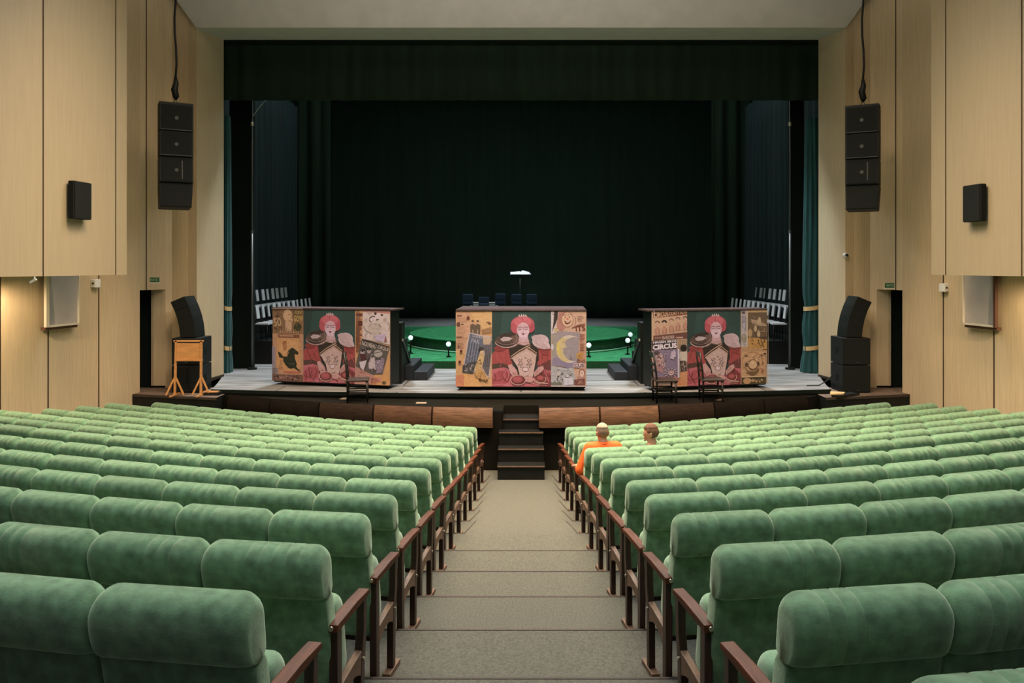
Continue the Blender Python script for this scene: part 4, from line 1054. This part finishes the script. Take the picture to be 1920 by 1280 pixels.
# ---------------------------------------------------------------- loudspeakers
LOGO=mat('speaker_badge',(.035,.037,.035,1),.5)
def sub_stack(sd):
    nm='left' if sd<0 else 'right'
    for lvl in range(2):
        t=thing('subwoofer','black subwoofer by the %s side door, %s of two stacked'%(nm,'lower' if lvl==0 else 'upper'),'loudspeaker',(sd*6.97,16.94,AZ+lvl*.57+.002*lvl),0,'stacked subwoofers')
        b=MB(); b.box2((-.29,-.32,.01),(.29,.33,.566),SPK); b.build('cabinet',t,.01)
        b=MB(); b.box2((-.27,-.33,.03),(.27,-.32,.545),SPKG); b.build('grille',t)
        b=MB(); b.box2((.0,-.337,.05),(.05,-.33,.065),LOGO); b.build('badge',t)
        b=MB(); b.box2((-sd*.295,-.1,.22),(-sd*.29,.06,.36),BLACKM); b.build('handle',t)
def ground_array(sd):
    nm='left' if sd<0 else 'right'
    t=thing('line_array','curved black line array standing on the %s subwoofers'%nm,'loudspeaker',(sd*6.98,16.95,AZ+1.145),0,'ground line arrays')
    ang=0; x=-sd*.0; z=0
    x0=-sd*.19
    for k in range(4):
        h=.225; a0=math.radians(5+7*k)
        dx=sd*math.sin(a0)*h; dz=math.cos(a0)*h
        p0=(x0,z); p1=(x0+dx,z+dz); w=.33
        a1=a0
        nx,nz=math.cos(a1)*w*sd,-math.sin(a1)*w
        poly=[p0,(p0[0]+nx,p0[1]+nz*.85),(p1[0]+nx,p1[1]+nz*.85),p1]
        if k==0: poly[1]=(p0[0]+nx,0.0)
        b=MB(); b.prism(poly,'y',-.25,.25,SPK); o=b.build('cabinet',t,.008)
        b=MB(); b.prism([(poly[0][0]+nx*.06,poly[0][1]+.012),(poly[1][0]-nx*.06,poly[1][1]+.012),(poly[2][0]-nx*.06,poly[2][1]-.012),(poly[3][0]+nx*.06,poly[3][1]-.012)],'y',-.256,-.25,SPKG); b.build('grille',o)
        x0+=dx; z+=dz
sub_stack(-1); sub_stack(1); ground_array(-1); ground_array(1)
def flown_array(sd,pxc,label):
    d=15.5; x=(pxc-CX)/F*d; zt=E-(197-HY)/F*d-(0 if sd<0 else .04)
    t=thing('flown_line_array',label,'loudspeaker',(x,d,zt),sd*-.50,'flown line arrays')
    hs=[.52,.49,.50,.48]; z=-.02; y=0; ang=1
    for k,h in enumerate(hs):
        w0=.66-.0*k; w1=w0 if k<2 else w0-.03
        M=Matrix.Translation((0,y,z))@Matrix.Rotation(math.radians(-ang),4,'X')
        b=MB(); b.prism([(-.30+.01*(k>2),-h+.006),(.30-.03*(k>2),-h+.006),(.30,0),(-.30,0)],'y',-.22,.22,SPK,M); o=b.build('cabinet',t,.01)
        b=MB(); b.box((0,-.225,-h/2),(.54,.012,h-.05),SPKG,None,M); b.build('grille',o)
        if k<3:
            b=MB(); b.cyl((0,-.236,-h*.52),.035,.008,LOGO,16,'y'); b.v=[M@v for v in b.v]; b.build('badge',o)
        if k<2:
            b=MB(); b.box((0,-.234,-h+.022),(.54,.01,.012),LOGO,None,M); b.build('trim_strip',o)
        elif k==2:
            b=MB(); b.box((.10*1,-.234,-h*.5),(.02,.01,h*.7),LOGO,None,M); b.build('trim_strip',o)
        z-=h*math.cos(math.radians(ang)); y+=h*math.sin(math.radians(ang)); ang+=.8
    b=MB(); b.box((0,0,.0),(.60,.40,.03),BLACKP); b.tube([(0,0,0),(-.03,0,.06),(0,0,.12),(.03,0,.06),(0,0,0)],.012,GREY,6); b.build('fly_frame',t)
    b=MB(); b.tube([(0,0,.1),(.01,0,.16),(-.02,0,.3),(0.01,0,.42),(0,0,.55)],[.02,.06,.065,.05,.025],BLACKP,10); b.build('wrapped_cable',t)
    b=MB(); pts=[(0,0,.5)]+[(.02*math.sin(k*1.3),0,.5+k*.3) for k in range(1,9)]+[(0.02,0,ZC-.2-zt)]
    b.tube(pts,.02,BLACKP,8); b.build('cable',t)
flown_array(-1,329,'black line array hanging left of the stage opening')
flown_array(1,1618,'black line array hanging right of the stage opening')
# cable and wedge near right stack
b=MB(); a0=P(1560,692,16.8)
b.tube([(6.62,16.95,AZ+.35),(6.5,16.95,AZ+.22),(6.3,16.9,SZ+.03),(6.05,16.95,SZ+.015)],.012,BLACKP,6); tag(b.build('speaker_cable'),'black cable drooping from the right subwoofers onto the stage','cable')
b=MB(); b.prism([(6.35,15.95),(6.9,16.3),(6.75,16.45),(6.25,16.1)],'z',AZ,AZ+.05,BLACKP); tag(b.build('rubber_mat'),'black mat scrap on the right apron before the subwoofers','mat')
b=MB(); b.prism([(6.2,16.05),(6.5,16.12),(6.6,16.3),(6.35,16.42)],'z',AZ+.05,AZ+.07,TIE); 
tag(b.build('yellow_cloth'),'yellowish cloth lying on the mat by the right subwoofers','cloth')
# pine stand at left
p=P(354,740,16.25)
t=thing('wooden_stand','orange pine board stand in front of the left subwoofers','stand',(p.x,16.25,AZ),0)
Ht=(740-638)/F*16.25+.02
b=MB(); b.box((0,0,Ht-.22),(.52,.02,.33),WOODL); b.build('board',t)
for s_ in (-1,1):
    b=MB(); b.bar((s_*.265-.02,0,0.02),(s_*.27-s_*.015,0,Ht),.035,.05,WOODL); b.build('post',t)
    for q in (-1,1): b=MB(); b.bar((s_*.265+q*.16-.02,q*.05,.015),(s_*.265-.01,0,.40),.025,.035,WOODL); b.build('foot_brace',t)
    b=MB(); b.bar((s_*.265-.02,-.22,.02),(s_*.265-.02,.22,.02),.04,.03,WOODL); b.build('foot',t)
b=MB(); b.box((0,-.005,Ht-.01),(.60,.04,.035),WOODL); b.build('rail',t); b=MB(); b.box((0,-.005,Ht-.40),(.56,.05,.035),WOODL); b.build('rail',t)
b=MB(); b.box2((-6.45,16.28,AZ),(-6.15,16.5,AZ+.06),BLACKP); b.box2((-6.5,16.3,AZ+.06),(-6.2,16.45,AZ+.075),WOODL)
tag(b.build('cable_box'),'small dark box on the left apron at the foot of the pine stand','box')

# ---------------------------------------------------------------- people
SKIN=mat('skin',(.55,.27,.17,1),.55,noise=.08,nscale=20); SKIN.node_tree.nodes['Principled BSDF'].inputs['Subsurface Weight'].default_value=.05
ORANGE=mat('orange_polo',(.90,.13,.015,1),.8,noise=.1,nscale=20)
BLUEJ=mat('dark_trousers',(.03,.035,.05,1),.9)
GREYT=mat('grey_tshirt',(.10,.11,.11,1),.9)
HAIRW=mat('bleached_hair',(.42,.33,.25,1),.8,noise=.3,nscale=60,bump=.6,bscale=150)
HAIRB=mat('brown_hair',(.13,.055,.028,1),.7,noise=.3,nscale=60,bump=.6,bscale=150)
HAIRS=mat('short_grey_brown_hair',(.22,.13,.09,1),.8,noise=.25,nscale=60)
EYEW=mat('eye_white',(.7,.68,.65,1),.3); IRIS=mat('iris',(.03,.02,.015,1),.3); LIP=mat('lip',(.35,.10,.08,1),.5)
def limbs_mb(joints, edges, m):
    """tapered limbs: closely overlapping ellipsoids along every bone, merged later by a voxel remesh"""
    mb=MB(); seg=10
    def el(c,rx,ry):
        mb.sphere((c.x,c.y,c.z),(rx,ry,min(rx,ry)),m,seg if rx<.02 else 16)
    for a,b in edges:
        ja,jb=joints[a],joints[b]; pa=Vector(ja[:3]); pb=Vector(jb[:3])
        ra=ja[3] if isinstance(ja[3],tuple) else (ja[3],ja[3]); rb=jb[3] if isinstance(jb[3],tuple) else (jb[3],jb[3])
        n=max(2,int((pb-pa).length/(min(min(ra),min(rb))*.35))+1)
        for i in range(n+1):
            t=i/n; el(pa.lerp(pb,t), ra[0]+(rb[0]-ra[0])*t, ra[1]+(rb[1]-ra[1])*t)
    return mb
def merged(name, mbs, m, voxel, smooth, parent):
    bm=bmesh.new()
    for q in mbs:
        me=q.mesh('tmp'); bm.from_mesh(me); bpy.data.meshes.remove(me)
    me=bpy.data.meshes.new('tmp'); bm.to_mesh(me); bm.free(); me.materials.clear(); me.materials.append(m)
    me.polygons.foreach_set('material_index',[0]*len(me.polygons))
    o=bpy.data.objects.new('tmp',me); COL.objects.link(o)
    r=o.modifiers.new('r','REMESH'); r.mode='VOXEL'; r.voxel_size=voxel; r.use_smooth_shade=True
    q=o.modifiers.new('s','SMOOTH'); q.iterations=smooth; q.factor=.5
    me2=bake(o); bpy.data.objects.remove(o); me2.name=name
    o=bpy.data.objects.new(name,me2); COL.objects.link(o); o.parent=parent
    return o
def bake(o):
    dg=bpy.context.evaluated_depsgraph_get(); dg.update()
    me=bpy.data.meshes.new_from_object(o.evaluated_get(dg)); return me
def person(seatkey, label, shirt, hair_top, hair_side, head_turn, head_tilt, leanx, arms, hh=0, sdrop=0):
    loc,rz=SEATPOS[seatkey]
    t=thing('person',label,'person',tuple(loc),rz)
    z0=hh
    J=[(0,.30,.56,(.15,.12)),(leanx*.3,.27,.70,(.145,.105)),(leanx*.7,.23,.88-sdrop,(.165,.105)),(leanx,.21,.985-sdrop,(.13,.08)),(leanx,.215,1.055-sdrop*.6,.055),(leanx,.225,1.10-hh,.052)]
    Ed=[(0,1),(1,2),(2,3),(3,4),(4,5)]
    for s_ in (-1,1):
        b=len(J); J+=[(s_*.10,.40,.555,.085),(s_*.12,.74,.52,.062),(s_*.12,.78,.28,.05),(s_*.12,.80,.09,.036),(s_*.13,.93,.04,.035)]
        Ed+=[(0,b),(b,b+1),(b+1,b+2),(b+2,b+3),(b+3,b+4)]
    for s_ in (-1,1):
        el,wr,hd=arms[s_]
        b=len(J); J+=[(leanx+s_*.165,.205,.995-sdrop,.058),(*el,.043),(*wr,.027)]
        Ed+=[(3,b),(b,b+1),(b+1,b+2)]
        w=Vector(wr); dirv=(Vector(hd)).normalized(); side=dirv.cross(Vector((0,0,1))).normalized()
        pb=len(J); pc=w+dirv*.05; J.append((*pc,(.036,.016))); Ed.append((b+2,pb))
        kn=w+dirv*.09
        for q,(off,ln) in enumerate(((-.030,.066),(-.010,.078),(.011,.073),(.031,.056))):
            k=len(J); p1=kn+side*off; p2=p1+dirv*ln*.55+Vector((0,0,-.006)); p3=p2+dirv*ln*.42+Vector((0,0,-.022))
            J+=[(*p1,.0095),(*p2,.0088),(*p3,.0075)]; Ed+=[(pb,k),(k,k+1),(k+1,k+2)]
        k=len(J); th0=w+dirv*.03-side*s_*.03*-1; th1=th0+dirv*.035+side*s_*-.0+side*s_*.02; J+=[(*th0,.012),(*(th0+dirv*.03+side*s_*.012),.010),(*(th0+dirv*.055+side*s_*.014),.0085)]; Ed+=[(b+2,k),(k,k+1),(k+1,k+2)]
    lb=limbs_mb(J,Ed,SKIN)
    # head mesh, local: face toward +y
    hc=Vector((leanx,.235,1.185-hh))
    HM=Matrix.Translation(hc)@Matrix.Rotation(math.radians(head_turn),4,'Z')@Matrix.Rotation(math.radians(head_tilt),4,'X')
    hb=MB()
    n=28; vs=[];fs=[]
    for i in range(n//2+1):
        p_=math.pi*i/(n//2)
        for k in range(n):
            a=2*math.pi*k/n; x=math.sin(p_)*math.cos(a); y=math.sin(p_)*math.sin(a); z=math.cos(p_)
            X=.076*x; Y=.094*y; Z=.108*z
            if z<0: # jaw
                t_=-z; X*=1-.30*t_; 
                if y>0: Y*=1-.08*t_
                else: Y*=1-.42*t_; 
                Y+= .018*t_
            if y>.75 and abs(z)<.35: Y-=.006*(1-abs(x))
            vs.append((X,Y,Z))
    for i in range(n//2):
        for k in range(n):
            k2=(k+1)%n; fs.append((i*n+k,(i+1)*n+k,(i+1)*n+k2,i*n+k2))
    hb.add(vs,fs,SKIN,HM,True)
    hb.tube([HM@Vector((0,.02,-.05)),HM@Vector((0,-.02,-.14))],[.055,.056],SKIN,14)
    # nose, brow, chin, ears
    hb.add([(0,.090,.012),(-.015,.086,-.030),(.015,.086,-.030),(0,.118,-.028),(0,.088,-.042)],[(0,1,3),(0,3,2),(1,4,3),(3,4,2),(0,2,4,1)],SKIN,HM,True)
    hb.sphere((0,.088,.022),(.045,.010,.010),SKIN,10,HM); hb.sphere((0,.082,-.088),(.024,.018,.018),SKIN,10,HM); hb.sphere((0,.090,-.058),(.022,.010,.010),SKIN,10,HM)
    for s_ in (-1,1):
        hb.sphere((s_*.079,-.004,-.012),(.009,.018,.030),SKIN,12,HM); hb.sphere((s_*.083,-.010,.004),(.008,.013,.014),SKIN,10,HM)
    body=merged('body',[lb,hb],SKIN,.005,5,t)
    # eyes, lips
    fe=MB()
    for s_ in (-1,1): fe.sphere((s_*.030,.079,.004),(.012,.012,.008),EYEW,10,HM); fe.sphere((s_*.030,.088,.004),(.005,.004,.005),IRIS,8,HM)
    fe.build('eyes',t)
    fe=MB(); fe.sphere((0,.0955,-.056),(.020,.005,.004),LIP,10,HM); fe.sphere((0,.0945,-.063),(.017,.005,.004),LIP,10,HM); fe.build('lips',t)
    # hair: cap shell with hairline
    def cap(name,scale,zmin_f,m,zs=1.0,up=0):
        h=MB(); vs=[];fs=[];N=32;Rr=14
        for i in range(Rr+1):
            for k in range(N):
                a=2*math.pi*k/N; y=math.sin(a)
                zl=zmin_f(y,math.cos(a))
                pmax=math.acos(max(-1,min(1,zl))); p_=pmax*i/Rr
                x=math.sin(p_)*math.cos(a); yy=math.sin(p_)*math.sin(a); z=math.cos(p_)
                wob=1+.012*math.sin(k*5.1+i*3.3)
                Z=.108*z; X=.076*x; Y=.094*yy
                if z<0:
                    t_=-z; X*=1-.30*t_
                    Y*= (1-.08*t_) if yy>0 else (1-.42*t_)
                    Y+=.018*t_
                th_=scale*wob*(1 if i<Rr else .25)
                L=math.sqrt(X*X+Y*Y+Z*Z)
                f_=(L+th_)/L
                vs.append((X*f_,Y*f_,Z*f_*zs+up*max(0,z)))
        for i in range(Rr):
            for k in range(N):
                k2=(k+1)%N; fs.append((i*N+k,(i+1)*N+k,(i+1)*N+k2,i*N+k2))
        h.add(vs,fs,m,HM,True); h.build(name,t)
    cap('hair_sides',.004 if hair_top!=hair_side else .011,lambda y,x: .42 if y>.45 else (.1 if y>.0 else (-.55+ .1*abs(x))),hair_side)
    cap('hair',.013,lambda y,x: .52 if y>.3 else .5,hair_top,1.0,.006)
    # shirt with short sleeves and trousers
    JS=[(0,.295,.53,(.165,.135)),(leanx*.3,.27,.70,(.16,.122)),(leanx*.7,.23,.88-sdrop,(.182,.122)),(leanx,.21,.985-sdrop,(.145,.095)),(leanx,.215,1.04-sdrop,.066)]
    ES=[(0,1),(1,2),(2,3),(3,4)]
    for s_ in (-1,1):
        el,wr,hd=arms[s_]; sh=Vector((leanx+s_*.165,.205,1.0-sdrop)); e=Vector(el); mid=sh.lerp(e,.97); b=len(JS)
        JS+=[(*sh,.085),(*mid,.075)]; ES+=[(3,b),(b,b+1)]
    o=merged('shirt',[limbs_mb(JS,ES,shirt)],shirt,.010,6,t)
    cb=MB(); vs=[];fs=[]
    for q,(r_,z_) in enumerate(((.072,1.035-sdrop),(.066,1.085-sdrop),(.074,1.06-sdrop))):
        for k in range(20):
            a=2*math.pi*k/20; vs.append((leanx+r_*math.cos(a),.218+r_*math.sin(a)*1.05,z_-(.02*max(0,math.sin(a)))))
    for q in range(2):
        for k in range(20): fs.append((q*20+k,q*20+(k+1)%20,(q+1)*20+(k+1)%20,(q+1)*20+k))
    cb.add(vs,fs,shirt,None,True); cb.build('collar',o)
    JT=[(0,.31,.555,(.155,.125))]; ET=[]
    for s_ in (-1,1):
        b=len(JT); JT+=[(s_*.10,.42,.56,.098),(s_*.12,.74,.525,.076),(s_*.12,.785,.28,.064),(s_*.12,.80,.12,.06)]; ET+=[(0,b),(b,b+1),(b+1,b+2),(b+2,b+3)]
    merged('trousers',[limbs_mb(JT,ET,BLUEJ)],BLUEJ,.012,6,t)
    sh=MB()
    for s_ in (-1,1): sh.sphere((s_*.125,.90,.045),(.045,.13,.045),BLACKP,14)
    sh.build('shoes',t)
    return t
person((9,1,0),'person in an orange polo shirt with pale cropped hair, seated on the aisle',ORANGE,HAIRW,HAIRS,8,-6,.0,
       {-1:((-.29,.19,.735),(-.285,.42,.735),(0,1,-.15)),1:((.24,.27,.74),(.12,.46,.64),(-.6,.8,-.2))})
person((9,1,1),'person with short brown hair seated beside the orange shirt, head turned left in profile',GREYT,HAIRB,HAIRB,62,-3,.09,
       {-1:((-.24,.27,.74),(-.12,.46,.64),(.6,.8,-.2)),1:((.24,.27,.74),(.12,.46,.64),(-.6,.8,-.2))},hh=.03,sdrop=.07)

# ---------------------------------------------------------------- lights
def area(name, loc, rot, sx, sy, power, col=(1,1,1), spread=180):
    l=bpy.data.lights.new(name,'AREA'); l.shape='RECTANGLE'; l.size=sx; l.size_y=sy; l.energy=power; l.color=col; l.spread=math.radians(spread)
    o=bpy.data.objects.new(name,l); COL.objects.link(o); o.location=loc; o.rotation_euler=[math.radians(a) for a in rot]; return o
def spot(name, loc, target, power, col, angle=60, blend=.6, r=.1):
    l=bpy.data.lights.new(name,'SPOT'); l.energy=power; l.color=col; l.spot_size=math.radians(angle); l.spot_blend=blend; l.shadow_soft_size=r
    o=bpy.data.objects.new(name,l); COL.objects.link(o); o.location=loc
    o.rotation_euler=(Vector(target)-Vector(loc)).to_track_quat('-Z','Y').to_euler(); return o
WARM=(1,.74,.46); NEUT=(1,.93,.84); COOL=(.86,.97,1)
area('house_light_front',(0,11.4,E+6.2),(0,0,0),9,2.6,1200,(1,.72,.42),110)
area('house_light_mid',(0,6.2,E+6.2),(0,0,0),10,2,360,(.97,.99,1),140)
area('rear_fill_light',(0,0.5,E+5.6),(0,0,0),8,2,170,(.97,1,1),160)  # added fill without a fixture, lifts the seats nearest the camera
area('ceiling_fill_light',(0,10.8,E+4.4),(168,0,0),9,1.2,620,(1,.96,.93),160)  # uplight out of view, put in to brighten the ceiling
for sd in (-1,1):
    spot('wall_lamp',(sd*8.05,12.3,E-.30),(sd*8.45,13.2,E-3),170,(1,.76,.48),150,.5,.05)
    spot('upper_wash',(sd*3.5,10.5,E+5.8),(sd*8.0,15.5,E-1),400,(1,.78,.52),80,.9,.3)
    spot('box_wash',(-sd*3.5,10.0,E+5.6),(sd*7.0,12.0,E+1.5),110,(1,.88,.70),70,.9,.3)
    spot('lower_wall_fill',(-sd*2.0,8.5,E+5.8),(sd*8.5,14.0,E-2.2),420,(1,.82,.58),44,.9,.3)  # extra spot with no lamp behind it, raises the lower side wall
    spot('pilaster_wash',(-sd*2.5,13.5,E+5.6),(sd*6.95,17.9,E-1.2),420,(.95,.97,1),26,.35,.1)
# stage lighting
area('stage_front_light',(0,14.6,E+5.7),(-30,0,0),9,.6,430,(.97,1,1),120)
area('upstage_fill_light',(0,27,E+9),(0,0,0),14,8,420,(.85,1,.95),180)  # invented overhead source that keeps the black drapes from going fully dark
spot('podium_light',(0,25.5,E+8.5),(0,24.3,SZ),3300,(.9,1,.95),58,.7,.4)
spot('rear_floor_light',(0,33,E+8),(0,33.5,SZ),2200,COOL,70,.8,.4)
spot('stage_floor_left',(-4.5,20.5,E+7),(-3.4,17.6,SZ),4200,COOL,70,.8,.4)
spot('stage_floor_right',(4.5,20.5,E+7),(3.4,17.6,SZ),4200,COOL,70,.8,.4)
spot('tier_light_left',(-2,21,E+6),(-7,23,SZ+.5),2300,COOL,45,.8,.3)
spot('tier_light_right',(2,21,E+6),(7,23,SZ+.5),2300,COOL,45,.8,.3)
spot('curtain_light_right',(3,18.9,E+3),(7.1,19.3,E),160,(.7,1,1),50,.8,.2)
spot('desk_light',(0.0,33.3,E+3.2),(0,33.25,E-1),110,COOL,18,.5,.05)
w=bpy.data.worlds.new('world'); SC.world=w; w.use_nodes=True
w.node_tree.nodes['Background'].inputs['Color'].default_value=(.9,.95,1,1); w.node_tree.nodes['Background'].inputs['Strength'].default_value=.06

# ---------------------------------------------------------------- camera
cam=bpy.data.cameras.new('camera'); co=bpy.data.objects.new('camera',cam); COL.objects.link(co)
cam.sensor_width=36; cam.sensor_fit='HORIZONTAL'; cam.lens=36*F/1920
cam.shift_x=-(CX-960)/1920; cam.shift_y=-(640-HY)/1920
cam.clip_start=.05; cam.clip_end=200
co.location=(0,0,E); co.rotation_euler=(math.pi/2,0,0)
SC.camera=co
SC.view_settings.view_transform='Standard'; SC.view_settings.look='None'; SC.view_settings.gamma=1; SC.view_settings.exposure=0
SC.view_settings.use_curve_mapping=False
SC.cycles.max_bounces=5; SC.cycles.diffuse_bounces=3; SC.cycles.use_denoising=True
